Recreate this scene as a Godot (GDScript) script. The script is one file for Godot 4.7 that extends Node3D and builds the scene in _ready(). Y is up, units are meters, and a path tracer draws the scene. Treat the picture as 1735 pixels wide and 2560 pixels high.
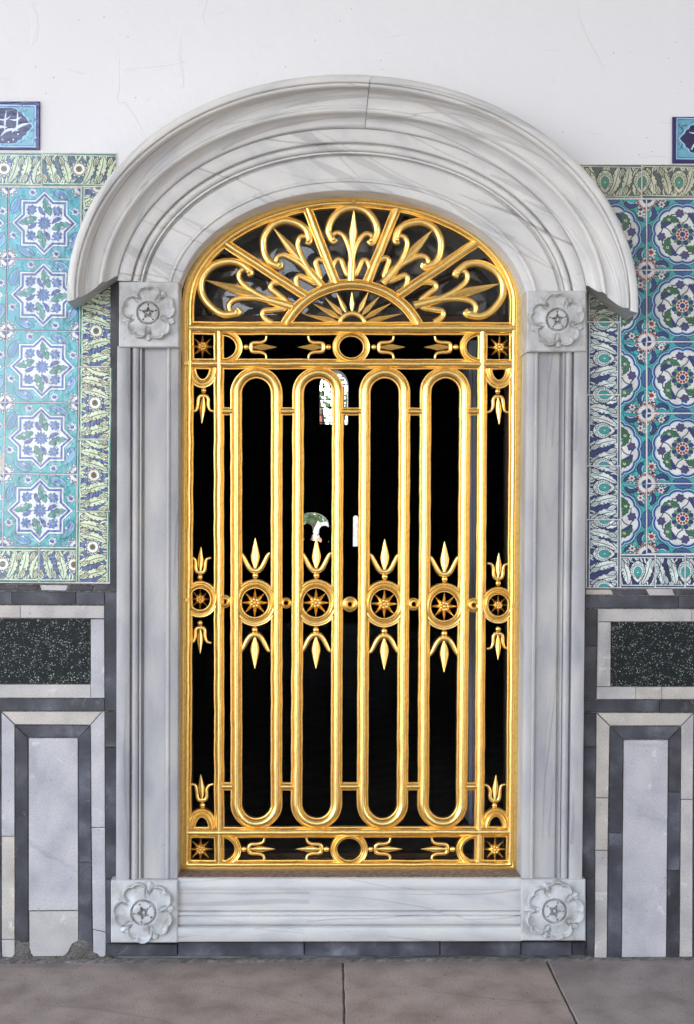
extends Node3D
# A gilded window grille in a marble surround, on a tiled palace wall under a porch.
# Positions were surveyed on the photograph (1735 x 2560) and laid out in metres on real planes.

const F := 3500.0            # focal length in survey units; the wall stands 5 m away, 700 units to the metre
const M := 1.0 / 700.0       # metres per survey unit on the wall
var cam_pos := Vector3(-0.2, 1.514, 5.0)
var cam_basis := Basis.IDENTITY
var shift_y := 60.0 / 3500.0
var mats := {}
var wob := FastNoiseLite.new()
var rng := RandomNumberGenerator.new()

# ------------------------------------------------------------------ mesh buffer
class MB:
	var v := PackedVector3Array()
	var n := PackedVector3Array()
	var uv := PackedVector2Array()
	var idx := PackedInt32Array()
	var ut := Transform2D.IDENTITY      # stone coordinates: where in the block this piece was cut
	var xf := Transform3D.IDENTITY
	func vert(p: Vector3, nn: Vector3, u = null) -> int:
		v.append(xf * p)
		n.append((xf.basis * nn).normalized())
		uv.append(u if u != null else ut * Vector2(p.x + 0.6 * p.z, p.y + 0.6 * p.z))
		return v.size() - 1
	func tri(a: int, b: int, c: int) -> void:
		var g := (v[b] - v[a]).cross(v[c] - v[a])
		if g.dot(n[a] + n[b] + n[c]) > 0.0:
			idx.append(a); idx.append(c); idx.append(b)
		else:
			idx.append(a); idx.append(b); idx.append(c)
	func quad(a: int, b: int, c: int, d: int) -> void:
		tri(a, b, c); tri(a, c, d)
	func face(a: Vector3, b: Vector3, c: Vector3, d: Vector3) -> void:
		var nn := (b - a).cross(c - a).normalized()
		if nn.length() < 0.5: nn = (c - a).cross(d - a).normalized()
		quad(vert(a, nn), vert(b, nn), vert(c, nn), vert(d, nn))
	func mesh() -> ArrayMesh:
		var arr := []
		arr.resize(Mesh.ARRAY_MAX)
		arr[Mesh.ARRAY_VERTEX] = v; arr[Mesh.ARRAY_NORMAL] = n
		arr[Mesh.ARRAY_TEX_UV] = uv; arr[Mesh.ARRAY_INDEX] = idx
		var m := ArrayMesh.new()
		m.add_surface_from_arrays(Mesh.PRIMITIVE_TRIANGLES, arr)
		return m

# ------------------------------------------------------------------ nodes
func put(called: String, mb, mat: Material, parent: Node = self) -> MeshInstance3D:
	var o := MeshInstance3D.new()
	o.name = called
	o.mesh = mb.mesh() if mb is MB else mb
	o.material_override = mat
	parent.add_child(o, true)
	return o

func thing(called: String, label: String, category: String, group := "") -> Node3D:
	var o := Node3D.new()
	o.name = called
	add_child(o, true)
	tag(o, label, category, group)
	return o

func tag(o: Node, label: String, category: String, group := "") -> Node:
	o.set_meta("label", label); o.set_meta("category", category)
	if group != "": o.set_meta("group", group)
	return o

func struct(called: String, mb, mat: Material) -> MeshInstance3D:
	var o := put(called, mb, mat)
	o.set_meta("kind", "structure")
	return o

# ------------------------------------------------------------------ survey to metres
func ray(px: float, py: float) -> Vector3:
	return cam_basis * Vector3((px - 867.5) / F, -(py - 1280.0) / F + shift_y, -1.0)

func W(px: float, py: float, z := 0.0) -> Vector2:       # a surveyed point on the plane at depth z
	var d := ray(px, py)
	var t := (z - cam_pos.z) / d.z
	return Vector2(cam_pos.x + d.x * t, cam_pos.y + d.y * t)

func FL(px: float, py: float) -> Vector2:                # a surveyed point on the floor: x and -z
	var d := ray(px, py)
	var t := -cam_pos.y / d.y
	return Vector2(cam_pos.x + d.x * t, -(cam_pos.z + d.z * t))

func box4(x0: float, y0: float, x1: float, y1: float, z := 0.0) -> PackedVector2Array:
	return PackedVector2Array([W(x0, y0, z), W(x1, y0, z), W(x1, y1, z), W(x0, y1, z)])

func quad4(a: Array, z := 0.0) -> PackedVector2Array:
	var p := PackedVector2Array()
	for k in range(0, a.size(), 2): p.append(W(a[k], a[k + 1], z))
	return p

# ------------------------------------------------------------------ shapes
func inset(p: PackedVector2Array, d: float) -> PackedVector2Array:   # p runs clockwise in y-up space or not: both work
	var area := 0.0
	for i in p.size():
		var q := p[(i + 1) % p.size()]
		area += p[i].x * q.y - q.x * p[i].y
	var s := 1.0 if area > 0.0 else -1.0
	var out := PackedVector2Array()
	for i in p.size():
		var e0 := (p[i] - p[(i + p.size() - 1) % p.size()]).normalized()
		var e1 := (p[(i + 1) % p.size()] - p[i]).normalized()
		var n0 := Vector2(-e0.y, e0.x) * s
		var n1 := Vector2(-e1.y, e1.x) * s
		var m := (n0 + n1)
		var k := maxf(0.35, 1.0 + n0.dot(n1))
		out.append(p[i] + m * d / k)
	return out

# A flat stone: polygon p, from z0 at the back to z1 at the face, with a chamfer and, for tiles, a small tilt.
func slab(mb: MB, p: PackedVector2Array, z0: float, z1: float, bevel := 0.0015, uvr = null, tilt := Vector2.ZERO) -> void:
	var c := Vector2.ZERO
	for q in p: c += q / p.size()
	var inner := inset(p, bevel)
	var tris := Geometry2D.triangulate_polygon(inner)
	var lo := Vector2(1e9, 1e9)
	var hi := -lo
	for q in p: lo = lo.min(q); hi = hi.max(q)
	var nf := Vector3(-tilt.x, -tilt.y, 1).normalized()
	var base := mb.v.size()
	for q in inner:
		var u = null
		if uvr != null:
			var f := (q - lo) / (hi - lo)
			u = Vector2(lerpf(uvr.position.x, uvr.end.x, f.x), lerpf(uvr.end.y, uvr.position.y, f.y))
		mb.vert(Vector3(q.x, q.y, z1 + tilt.dot(q - c)), nf, u)
	for k in range(0, tris.size(), 3): mb.tri(base + tris[k], base + tris[k + 1], base + tris[k + 2])
	for i in p.size():
		var j := (i + 1) % p.size()
		var e := (p[j] - p[i]).normalized()
		var o := Vector3(e.y, -e.x, 0)
		var mid := (p[i] + p[j]) * 0.5 - (inner[i] + inner[j]) * 0.5
		if o.x * mid.x + o.y * mid.y < 0.0: o = -o
		var zi := z1 + tilt.dot(inner[i] - c)
		var zj := z1 + tilt.dot(inner[j] - c)
		var ua = null
		if uvr != null: ua = mb.uv[base + i]
		var nb := (o + Vector3(0, 0, 1)).normalized()
		var a := mb.vert(Vector3(inner[i].x, inner[i].y, zi), nb, ua)
		var b := mb.vert(Vector3(inner[j].x, inner[j].y, zj), nb, ua)
		var c2 := mb.vert(Vector3(p[j].x, p[j].y, zj - bevel), nb, ua)
		var d := mb.vert(Vector3(p[i].x, p[i].y, zi - bevel), nb, ua)
		mb.quad(a, b, c2, d)
		var e1 := mb.vert(Vector3(p[i].x, p[i].y, zi - bevel), o, ua)
		var e2 := mb.vert(Vector3(p[j].x, p[j].y, zj - bevel), o, ua)
		var e3 := mb.vert(Vector3(p[j].x, p[j].y, z0), o, ua)
		var e4 := mb.vert(Vector3(p[i].x, p[i].y, z0), o, ua)
		mb.quad(e1, e2, e3, e4)
	var bb := mb.v.size()
	for q in p: mb.vert(Vector3(q.x, q.y, z0), Vector3(0, 0, -1), Vector2.ZERO if uvr != null else null)
	var tb := Geometry2D.triangulate_polygon(p)
	for k in range(0, tb.size(), 3): mb.tri(bb + tb[k], bb + tb[k + 1], bb + tb[k + 2])

func box(mb: MB, lo: Vector3, hi: Vector3, bevel := 0.004) -> void:
	slab(mb, PackedVector2Array([Vector2(lo.x, lo.y), Vector2(hi.x, lo.y), Vector2(hi.x, hi.y), Vector2(lo.x, hi.y)]), lo.z, hi.z, bevel)

# A moulding: profile points (offset to the left of the path, z) drawn along a path in the wall's plane.
func sweep(mb: MB, path: PackedVector2Array, prof: PackedVector2Array, zb: float, closed := false, scales = null, cap := true, ends = null) -> void:
	var np := path.size()
	var nq := prof.size()
	var nor := PackedVector2Array()
	for i in np:
		var a := path[(i + np - 1) % np] if (closed or i > 0) else path[i]
		var b := path[(i + 1) % np] if (closed or i < np - 1) else path[i]
		var t0 := (path[i] - a).normalized()
		var t1 := (b - path[i]).normalized()
		if t0 == Vector2.ZERO: t0 = t1
		if t1 == Vector2.ZERO: t1 = t0
		var t := (t0 + t1).normalized()
		var k := 1.0 / maxf(0.5, sqrt(maxf(0.0, (1.0 + t0.dot(t1)) * 0.5)))
		nor.append(Vector2(-t.y, t.x) * k)
	# profile normals
	var seg := PackedVector2Array()
	for q in nq - 1:
		var d := (prof[q + 1] - prof[q]).normalized()
		seg.append(Vector2(-d.y, d.x))
	var rows := np + (1 if closed else 0)
	for q in nq - 1:
		var na := seg[q]
		var nb := seg[q]
		if q > 0 and seg[q - 1].dot(seg[q]) > 0.62: na = (seg[q - 1] + seg[q]).normalized()
		if q < nq - 2 and seg[q + 1].dot(seg[q]) > 0.62: nb = (seg[q + 1] + seg[q]).normalized()
		var base := mb.v.size()
		for r in rows:
			var i := r % np
			var s: float = scales[i] if scales != null else 1.0
			var m := nor[i]
			var ml := m.normalized()
			for e in 2:
				var pr := prof[q + e] * s
				var pp := path[i] + m * pr.x
				if ends != null and (r == 0 or r == rows - 1):
					var en: Vector2 = ends[0 if r == 0 else 1]
					pp += Vector2(m.y, -m.x) * (en.x + en.y * pr.x)
				var nn := na if e == 0 else nb
				mb.vert(Vector3(pp.x, pp.y, zb + pr.y), Vector3(ml.x * nn.x, ml.y * nn.x, nn.y))
		for r in rows - 1:
			mb.quad(base + r * 2, base + r * 2 + 1, base + r * 2 + 3, base + r * 2 + 2)
	if cap and not closed:
		var pl := Geometry2D.triangulate_polygon(prof)
		for e in 2:
			var i := 0 if e == 0 else np - 1
			var s: float = scales[i] if scales != null else 1.0
			if s < 0.02: continue
			var m := nor[i]
			var dir := Vector2(m.y, -m.x).normalized() * (-1.0 if e == 0 else 1.0)
			var base := mb.v.size()
			for q in nq:
				var pr := prof[q] * s
				var pp := path[i] + m * pr.x
				if ends != null:
					var en: Vector2 = ends[e]
					pp += Vector2(m.y, -m.x) * (en.x + en.y * pr.x)
				mb.vert(Vector3(pp.x, pp.y, zb + pr.y), Vector3(dir.x, dir.y, 0))
			for k in range(0, pl.size(), 3): mb.tri(base + pl[k], base + pl[k + 1], base + pl[k + 2])

func line(a: Vector2, b: Vector2, step := 0.02) -> PackedVector2Array:
	var n := maxi(1, int(ceil(a.distance_to(b) / step)))
	var out := PackedVector2Array()
	for i in n + 1: out.append(a.lerp(b, float(i) / n))
	return out

func oval(c: Vector2, rx: float, ry: float, a0 := 0.0, a1 := 360.0, n := 40) -> PackedVector2Array:
	var out := PackedVector2Array()
	var full := absf(a1 - a0) > 359.9
	for i in (n if full else n + 1):
		var a := deg_to_rad(lerpf(a0, a1, float(i) / n))
		out.append(c + Vector2(cos(a) * rx, sin(a) * ry))
	return out

func smooth(pts: PackedVector2Array, per := 6) -> PackedVector2Array:   # Catmull-Rom through points
	var out := PackedVector2Array()
	for i in pts.size() - 1:
		var p0 := pts[maxi(i - 1, 0)]
		var p3 := pts[mini(i + 2, pts.size() - 1)]
		for k in per: out.append(pts[i].cubic_interpolate(pts[i + 1], p0, p3, float(k) / per))
	out.append(pts[pts.size() - 1])
	return out

func ball(mb: MB, c: Vector3, r: float, nu := 10, nv := 6, sq := 1.0) -> void:
	var base := mb.v.size()
	for j in nv + 1:
		var b := PI * j / nv
		for i in nu + 1:
			var a := TAU * i / nu
			var d := Vector3(cos(a) * sin(b), cos(b), sin(a) * sin(b))
			mb.vert(c + Vector3(d.x, d.y, d.z * sq) * r, d)
	for j in nv:
		for i in nu:
			var k := base + j * (nu + 1) + i
			mb.quad(k, k + 1, k + nu + 2, k + nu + 1)

# hand-made unevenness of cast metal
func wobble(p: PackedVector2Array, amp := 0.0015) -> PackedVector2Array:
	var o := PackedVector2Array()
	for q in p:
		o.append(q + Vector2(wob.get_noise_2d(q.x * 1000.0, q.y * 1000.0), wob.get_noise_2d(q.x * 1000.0 + 5000.0, q.y * 1000.0)) * amp)
	return o

# ------------------------------------------------------------------ painting (glaze on tiles, print on plaques)
var cv: Image
var cw := 512.0

func canvas(w: int, h: int, col: Color) -> void:
	cv = Image.create(w, h, false, Image.FORMAT_RGB8)
	cv.fill(col)
	cw = w

func fp(p: PackedVector2Array, col: Color) -> void:
	var y0 := 1e9
	var y1 := -1e9
	for q in p:
		y0 = minf(y0, q.y); y1 = maxf(y1, q.y)
	var n := p.size()
	for y in range(maxi(0, int(y0 * cw)), mini(cv.get_height() - 1, int(y1 * cw)) + 1):
		var yc := (y + 0.5) / cw
		var xs: Array[float] = []
		for i in n:
			var a := p[i]
			var b := p[(i + 1) % n]
			if (a.y <= yc) != (b.y <= yc): xs.append(a.x + (yc - a.y) / (b.y - a.y) * (b.x - a.x))
		xs.sort()
		for k in range(0, xs.size() - 1, 2):
			var xa := int(round(xs[k] * cw))
			var xb := int(round(xs[k + 1] * cw))
			if xb > xa: cv.fill_rect(Rect2i(xa, y, xb - xa, 1), col)

func ell(c: Vector2, rx: float, ry: float, rot: float, col: Color, n := 18) -> void:
	var p := PackedVector2Array()
	for i in n:
		var a := TAU * i / n
		p.append(c + Vector2(cos(a) * rx, sin(a) * ry).rotated(rot))
	fp(p, col)

func strk(pts: PackedVector2Array, w: float, col: Color, taper := false) -> void:
	var l := PackedVector2Array()
	var r := PackedVector2Array()
	var n := pts.size()
	for i in n:
		var t := (pts[mini(i + 1, n - 1)] - pts[maxi(i - 1, 0)]).normalized()
		var k := w * 0.5 * (sin(PI * (0.08 + 0.84 * i / (n - 1.0))) if taper else 1.0)
		l.append(pts[i] + Vector2(-t.y, t.x) * k)
		r.append(pts[i] - Vector2(-t.y, t.x) * k)
	r.reverse()
	l.append_array(r)
	fp(l, col)

func curve(a: Vector2, b: Vector2, bend: float, n := 10) -> PackedVector2Array:
	var m := (a + b) * 0.5 + (b - a).orthogonal() * bend
	var out := PackedVector2Array()
	for i in n + 1:
		var t := float(i) / n
		out.append(a.lerp(m, t).lerp(m.lerp(b, t), t))
	return out

func leafp(a: Vector2, b: Vector2, w: float, bend: float, serr := 0) -> PackedVector2Array:
	var mid := curve(a, b, bend, 28)
	var l := PackedVector2Array()
	var r := PackedVector2Array()
	for i in mid.size():
		var t := float(i) / (mid.size() - 1)
		var tg := (mid[mini(i + 1, mid.size() - 1)] - mid[maxi(i - 1, 0)]).normalized()
		var k := w * 0.5 * pow(sin(PI * pow(t, 0.8)), 0.75)
		if serr > 0: k *= 0.72 + 0.42 * (1.0 - fmod(t * serr, 1.0))
		l.append(mid[i] + Vector2(-tg.y, tg.x) * k)
		r.append(mid[i] - Vector2(-tg.y, tg.x) * k)
	r.reverse()
	l.append_array(r)
	return l

func leaf(a: Vector2, b: Vector2, w: float, bend: float, fillc: Color, linec: Color, serr := 0, ol := 0.012, rib := true) -> void:
	var e := (b - a).normalized() * ol
	fp(leafp(a - e, b + e, w + ol * 2.0, bend, serr), linec)
	fp(leafp(a, b, w, bend, serr), fillc)
	if rib: strk(curve(a, b, bend), ol * 0.7, linec, true)

func bloom(c: Vector2, r: float, n: int, pet: Color, linec: Color, mid: Color, dot = null, rot := 0.0) -> void:
	for i in n:
		var d := Vector2.from_angle(rot + TAU * i / n)
		ell(c + d * r * 0.62, r * 0.44, r * 2.3 / n, d.angle(), linec, 12)
	for i in n:
		var d := Vector2.from_angle(rot + TAU * i / n)
		ell(c + d * r * 0.62, r * 0.37, r * 1.8 / n, d.angle(), pet, 12)
		if dot != null: ell(c + d * r * 0.74, r * 0.12, r * 0.09, d.angle(), dot, 8)
	ell(c, r * 0.36, r * 0.36, 0, linec)
	ell(c, r * 0.3, r * 0.3, 0, mid)

func finish(seed_: int, amount := 0.10) -> ImageTexture:      # halve with smoothing, uneven glaze
	cv.resize(cv.get_width() / 2, cv.get_height() / 2, Image.INTERPOLATE_BILINEAR)
	var nz := FastNoiseLite.new()
	nz.seed = seed_; nz.frequency = 0.012; nz.fractal_octaves = 5
	var g := nz.get_image(cv.get_width(), cv.get_height()).get_data()
	nz.frequency = 0.15
	var g2 := nz.get_image(cv.get_width(), cv.get_height()).get_data()
	var d := cv.get_data()
	for i in g.size():
		var k := 1.0 + amount * ((g[i] - 128) / 110.0) + amount * 0.45 * ((g2[i] - 128) / 128.0)
		for c in 3: d[i * 3 + c] = clampi(int(d[i * 3 + c] * k), 0, 255)
	var im := Image.create_from_data(cv.get_width(), cv.get_height(), false, Image.FORMAT_RGB8, d)
	im.generate_mipmaps()
	return ImageTexture.create_from_image(im)

func C(r: float, g: float, b: float) -> Color: return Color(r / 255.0, g / 255.0, b / 255.0)

func starp(k: float) -> PackedVector2Array:     # square crossed with a diamond
	var s := 0.32 * k
	var d := 0.45 * k
	var p := PackedVector2Array()
	for q in 4:
		for e in [Vector2(0, -d), Vector2(d - s, -s), Vector2(s, -s), Vector2(s, -(d - s))]:
			p.append(Vector2(0.5, 0.5) + (e as Vector2).rotated(q * PI / 2))
	return p

func star_tile(seed_: int) -> ImageTexture:
	var r := RandomNumberGenerator.new()
	r.seed = seed_
	var tq := C(52, 152, 168).lerp(C(56, 146, 146), r.randf())
	var white := C(200, 207, 207)
	var blue := C(48, 62, 140)
	var lb := C(92, 118, 178)
	var green := C(46, 116, 100).lerp(C(70, 140, 130), r.randf())
	var dark := C(40, 60, 92)
	var red := C(96, 40, 52)
	canvas(512, 512, tq)
	var ctr := Vector2(0.5, 0.5)
	for i in 26:                                  # brush marks in the turquoise
		var a := Vector2(r.randf(), r.randf())
		strk(curve(a, a + Vector2(r.randf_range(-0.2, 0.2), r.randf_range(-0.2, 0.2)), r.randf_range(-0.3, 0.3)), r.randf_range(0.01, 0.05), tq.lerp(white if i % 2 else green, 0.16), true)
	for q in 4:
		var rot := func(x: float, y: float) -> Vector2: return ctr + Vector2(x - 0.5 + r.randf_range(-0.006, 0.006), y - 0.5 + r.randf_range(-0.006, 0.006)).rotated(q * PI / 2)
		bloom(rot.call(0.0, 0.0), 0.145, 12, white, dark, blue, red, 0.13)
		leaf(rot.call(0.045, 0.34), rot.call(0.2, 0.12), 0.07, 0.25, tq.lerp(white, 0.25), dark, 0, 0.009)
		leaf(rot.call(0.07, 0.32), rot.call(0.16, 0.17), 0.028, 0.3, lb, lb, 0, 0.003, false)
		leaf(rot.call(0.63, 0.045), rot.call(0.87, 0.13), 0.075, -0.2, lb.lerp(tq, 0.35), dark, 0, 0.009)
		bloom(rot.call(0.33, 0.075), 0.062, 6, white, dark, blue, red, 0.3)
		ell(rot.call(0.33, 0.075), 0.032, 0.026, 0.5, blue)
		strk(curve(rot.call(0.33, 0.09), rot.call(0.1, 0.42), 0.12), 0.008, white.lerp(tq, 0.3))
		strk(curve(rot.call(0.5, 0.015), rot.call(0.62, 0.1), -0.3), 0.008, white.lerp(tq, 0.2))
		ell(rot.call(0.13, 0.27), 0.017, 0.02, 0, white); ell(rot.call(0.13, 0.27), 0.008, 0.01, 0, red)
	fp(starp(1.035), dark.lerp(tq, 0.35))
	fp(starp(1.0), white)
	fp(starp(0.935), dark)
	fp(starp(0.925), blue.lerp(lb, 0.35))
	fp(starp(0.855), dark)
	fp(starp(0.845), white)
	for q in 4:
		var rot := func(x: float, y: float) -> Vector2: return ctr + Vector2(x - 0.5 + r.randf_range(-0.006, 0.006), y - 0.5 + r.randf_range(-0.006, 0.006)).rotated(q * PI / 2)
		strk(curve(rot.call(0.5, 0.42), rot.call(0.36, 0.26), -0.35), 0.009, dark)
		strk(curve(rot.call(0.58, 0.4), rot.call(0.66, 0.25), 0.25), 0.009, dark)
		strk(curve(rot.call(0.32, 0.32), rot.call(0.27, 0.45), 0.2), 0.008, dark)
		leaf(rot.call(0.585, 0.385), rot.call(0.505, 0.14), 0.1, 0.12, green, dark, 4, 0.008)
		ell(rot.call(0.555, 0.265), 0.02, 0.016, 0, white); ell(rot.call(0.555, 0.265), 0.009, 0.008, 0, dark)
		leaf(rot.call(0.44, 0.265), rot.call(0.512, 0.385), 0.05, -0.3, blue, dark, 0, 0.006, false)
		bloom(rot.call(0.325, 0.315), 0.068, 7, lb.lerp(blue, 0.4), dark, C(70, 140, 150), null, 0.4)
	bloom(ctr, 0.092, 12, lb.lerp(blue, 0.45), dark, C(80, 150, 150))
	ell(ctr, 0.012, 0.012, 0, dark)
	return finish(seed_)

func medallionp(r0: float) -> PackedVector2Array:
	var p := PackedVector2Array()
	for i in 144:
		var a := TAU * i / 144.0
		p.append(Vector2(0.5, 0.5) + Vector2.from_angle(a) * r0 * (0.925 + 0.075 * pow(absf(sin(6.0 * (a - PI / 2))), 0.7)))
	return p

func medallion_tile(seed_: int) -> ImageTexture:
	var r := RandomNumberGenerator.new()
	r.seed = seed_
	var tq := C(48, 150, 146).lerp(C(48, 156, 164), r.randf())
	var white := C(204, 204, 198)
	var blue := C(26, 50, 108)
	var lb := C(70, 128, 168)
	var green := C(40, 100, 62).lerp(C(56, 112, 90), r.randf())
	var dark := C(26, 34, 56)
	var red := C(140, 44, 34)
	canvas(512, 512, tq)
	var ctr := Vector2(0.5, 0.5)
	for i in 24:
		var a := Vector2(r.randf(), r.randf())
		strk(curve(a, a + Vector2(r.randf_range(-0.2, 0.2), r.randf_range(-0.2, 0.2)), 0.2), r.randf_range(0.01, 0.05), tq.lerp(white if i % 3 == 0 else C(20, 96, 90), 0.2), true)
	for q in 4:
		var rot := func(x: float, y: float) -> Vector2: return ctr + Vector2(x + r.randf_range(-0.006, 0.006), y + r.randf_range(-0.006, 0.006)).rotated(q * PI / 2)
		bloom(rot.call(-0.5, -0.5), 0.185, 14, white, dark, blue, red, 0.1)
		ell(rot.call(-0.5, -0.5), 0.07, 0.07, 0, blue)
		for s in [-1.0, 1.0]:
			leaf(rot.call(-0.455, s * 0.2), rot.call(-0.43, s * 0.37), 0.075, s * 0.3, blue.lerp(lb, 0.15), dark, 0, 0.012)
			leaf(rot.call(-0.47, s * 0.22), rot.call(-0.45, s * 0.33), 0.022, s * 0.3, C(150, 190, 190), dark, 0, 0.004, false)
			strk(curve(rot.call(-0.5, s * 0.16), rot.call(-0.3, s * 0.42), s * 0.3), 0.008, dark)
		leaf(rot.call(-0.49, -0.12), rot.call(-0.49, 0.12), 0.1, 0.12, lb.lerp(blue, 0.5), dark, 5, 0.012)
		bloom(rot.call(-0.26, -0.425), 0.066, 7, white, dark, red, null, 0.4)
		ell(rot.call(-0.26, -0.435), 0.034, 0.03, 0.4, red)
		bloom(rot.call(-0.41, 0.3), 0.05, 6, white, dark, red, null, 0.1)
	fp(medallionp(0.445), dark.lerp(tq, 0.4))
	fp(medallionp(0.435), C(150, 186, 206))
	fp(medallionp(0.42), blue)
	fp(medallionp(0.395), C(150, 180, 208))
	fp(medallionp(0.382), white)
	for q in 4:
		var rot := func(x: float, y: float) -> Vector2: return ctr + Vector2(x + r.randf_range(-0.006, 0.006), y + r.randf_range(-0.006, 0.006)).rotated(q * PI / 2)
		strk(curve(rot.call(-0.03, -0.16), rot.call(-0.12, -0.24), 0.2), 0.016, dark)
		strk(curve(rot.call(0.0, -0.16), rot.call(0.09, -0.27), -0.3), 0.013, dark)
		strk(curve(rot.call(-0.16, -0.28), rot.call(-0.02, -0.31), -0.2), 0.013, dark)
		strk(curve(rot.call(0.02, -0.31), rot.call(0.13, -0.27), -0.2), 0.013, dark)
		leaf(rot.call(-0.055, -0.17), rot.call(-0.305, -0.135), 0.1, -0.42, green, dark, 6, 0.009)
		ell(rot.call(-0.19, -0.205), 0.022, 0.018, 0.4, white); ell(rot.call(-0.19, -0.205), 0.010, 0.01, 0, red)
		leaf(rot.call(0.08, -0.295), rot.call(0.15, -0.155), 0.06, 0.35, blue, dark, 0, 0.006, false)
		bloom(rot.call(-0.035, -0.295), 0.062, 6, blue.lerp(lb, 0.25), dark, red, null, 0.2)
	for i in 8:
		var d := Vector2.from_angle(TAU * (i + 0.5) / 8)
		fp(PackedVector2Array([ctr + d * 0.085 + d.orthogonal() * 0.022, ctr + d * 0.15 + d.orthogonal() * 0.032, ctr + d * 0.165, ctr + d * 0.15 - d.orthogonal() * 0.032, ctr + d * 0.085 - d.orthogonal() * 0.022]), blue)
		var e := Vector2.from_angle(TAU * i / 8)
		leaf(ctr + e * 0.08, ctr + e * 0.16, 0.04, 0.0, C(70, 130, 90), dark, 0, 0.006, false)
	ell(ctr, 0.092, 0.092, 0, white)
	for i in 10: ell(ctr + Vector2.from_angle(TAU * i / 10) * 0.066, 0.021, 0.018, TAU * i / 10, red, 8)
	ell(ctr, 0.044, 0.044, 0, white)
	ell(ctr, 0.037, 0.037, 0, blue)
	return finish(seed_, 0.08)

# Border tile, upright: serrated leaves crossing between palmettes. kind: 0 cream and green on slate blue, 1 white on navy, 2 cream outlines on grey green
func border_image(seed_: int, kind: int) -> void:
	var r := RandomNumberGenerator.new()
	r.seed = seed_
	var ground: Color = [C(62, 82, 136), C(32, 40, 72), C(78, 88, 88)][kind].lerp([C(70, 96, 110), C(34, 56, 110), C(70, 86, 84)][kind], r.randf())
	var pale: Color = [C(202, 208, 170), C(206, 210, 204), C(186, 184, 158)][kind].lerp([C(184, 206, 178), C(196, 206, 200), C(176, 180, 158)][kind], r.randf())
	var spot: Color = [C(52, 120, 90), C(50, 142, 138), C(58, 120, 100)][kind]
	var dark: Color = [C(38, 44, 58), C(18, 24, 44), C(44, 48, 46)][kind]
	var stripe: Color = [C(78, 46, 34), C(110, 128, 140), C(60, 66, 56)][kind]
	canvas(256, 544, ground)
	var h := 2.125
	for i in 60:                                   # feathery sprays at the edges
		var left := i % 2 == 0
		var a := Vector2(0.07 if left else 0.93, r.randf() * h)
		var b := a + Vector2((1.0 if left else -1.0) * r.randf_range(0.1, 0.26), r.randf_range(-0.16, 0.16))
		leaf(a, b, 0.05, r.randf_range(-0.4, 0.4), pale, dark, 0, 0.01, false)
	for s in [0, 1]:
		for k in 3:
			var y: float = [0.36, 0.68, 1.5][k] if s == 0 else [0.18, 1.36, 1.78][k]
			var d := -1.0 if y > 1.06 else 1.0
			var a := Vector2(0.08 if s == 0 else 0.9, y)
			var b := Vector2(0.92 if s == 0 else 0.12, y + d * 0.26 * (1.0 if s == 0 else -1.0))
			leaf(a, b, 0.25, 0.14 * d, pale, dark, 7, 0.022, false)
			strk(curve(a, b, 0.14 * d), 0.02, dark, true)
			for e in 3: ell(a.lerp(b, 0.3 + 0.2 * e) + Vector2(0, 0.03), 0.032, 0.02, 0.3, spot if kind != 0 or e != 1 else C(130, 50, 36), 10)
	for s in [0, 1]:
		for y: float in [0.12, 0.52, 1.62, 2.0]:
			var a := Vector2(0.12 if s == 0 else 0.88, y)
			var b := a + Vector2(0.28 * (1 if s == 0 else -1), 0.12 * (1 if (y < 1.0) == (s == 0) else -1))
			leaf(a, b, 0.13, 0.0, pale, dark, 0, 0.02, false)
			for e in 2: strk(curve(a.lerp(b, 0.1) + Vector2(0, 0.025 - 0.05 * e), a.lerp(b, 0.95) + Vector2(0, 0.02 - 0.04 * e), 0.05), 0.018, stripe)
	for c: Vector2 in [Vector2(0.48, h / 2), Vector2(0.48, 0.0), Vector2(0.48, h)]:
		if kind == 0:
			if c.y != h / 2: continue
			bloom(c, 0.25, 11, C(214, 216, 200), dark, spot, C(70, 40, 36))
			ell(c, 0.06, 0.05, 0, C(120, 56, 44))
		else:
			leaf(c + Vector2(-0.3, 0), c + Vector2(0.36, 0), 0.46, 0.0, pale, dark, 0, 0.024, false)
			bloom(c, 0.24, 9, pale, dark, pale, spot)
			leaf(c + Vector2(-0.12, 0), c + Vector2(0.22, 0), 0.22, 0.0, spot, dark, 0, 0.012, false)
			ell(c + Vector2(0.05, 0), 0.025, 0.02, 0, pale)
	for s in [0.0, 1.0]:                           # plain lines along both edges
		fp(PackedVector2Array([Vector2(s - 0.06, 0), Vector2(s + 0.06, 0), Vector2(s + 0.06, h), Vector2(s - 0.06, h)]), [C(40, 110, 98), C(40, 66, 90), C(48, 84, 80)][kind])
		var x: float = absf(s - 0.072)
		fp(PackedVector2Array([Vector2(x - 0.012, 0), Vector2(x + 0.012, 0), Vector2(x + 0.012, h), Vector2(x - 0.012, h)]), pale)

func border_tile(seed_: int, kind: int, flat := false) -> ImageTexture:
	border_image(seed_, kind)
	if flat: cv.rotate_90(CLOCKWISE)
	return finish(seed_, 0.1)

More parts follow.
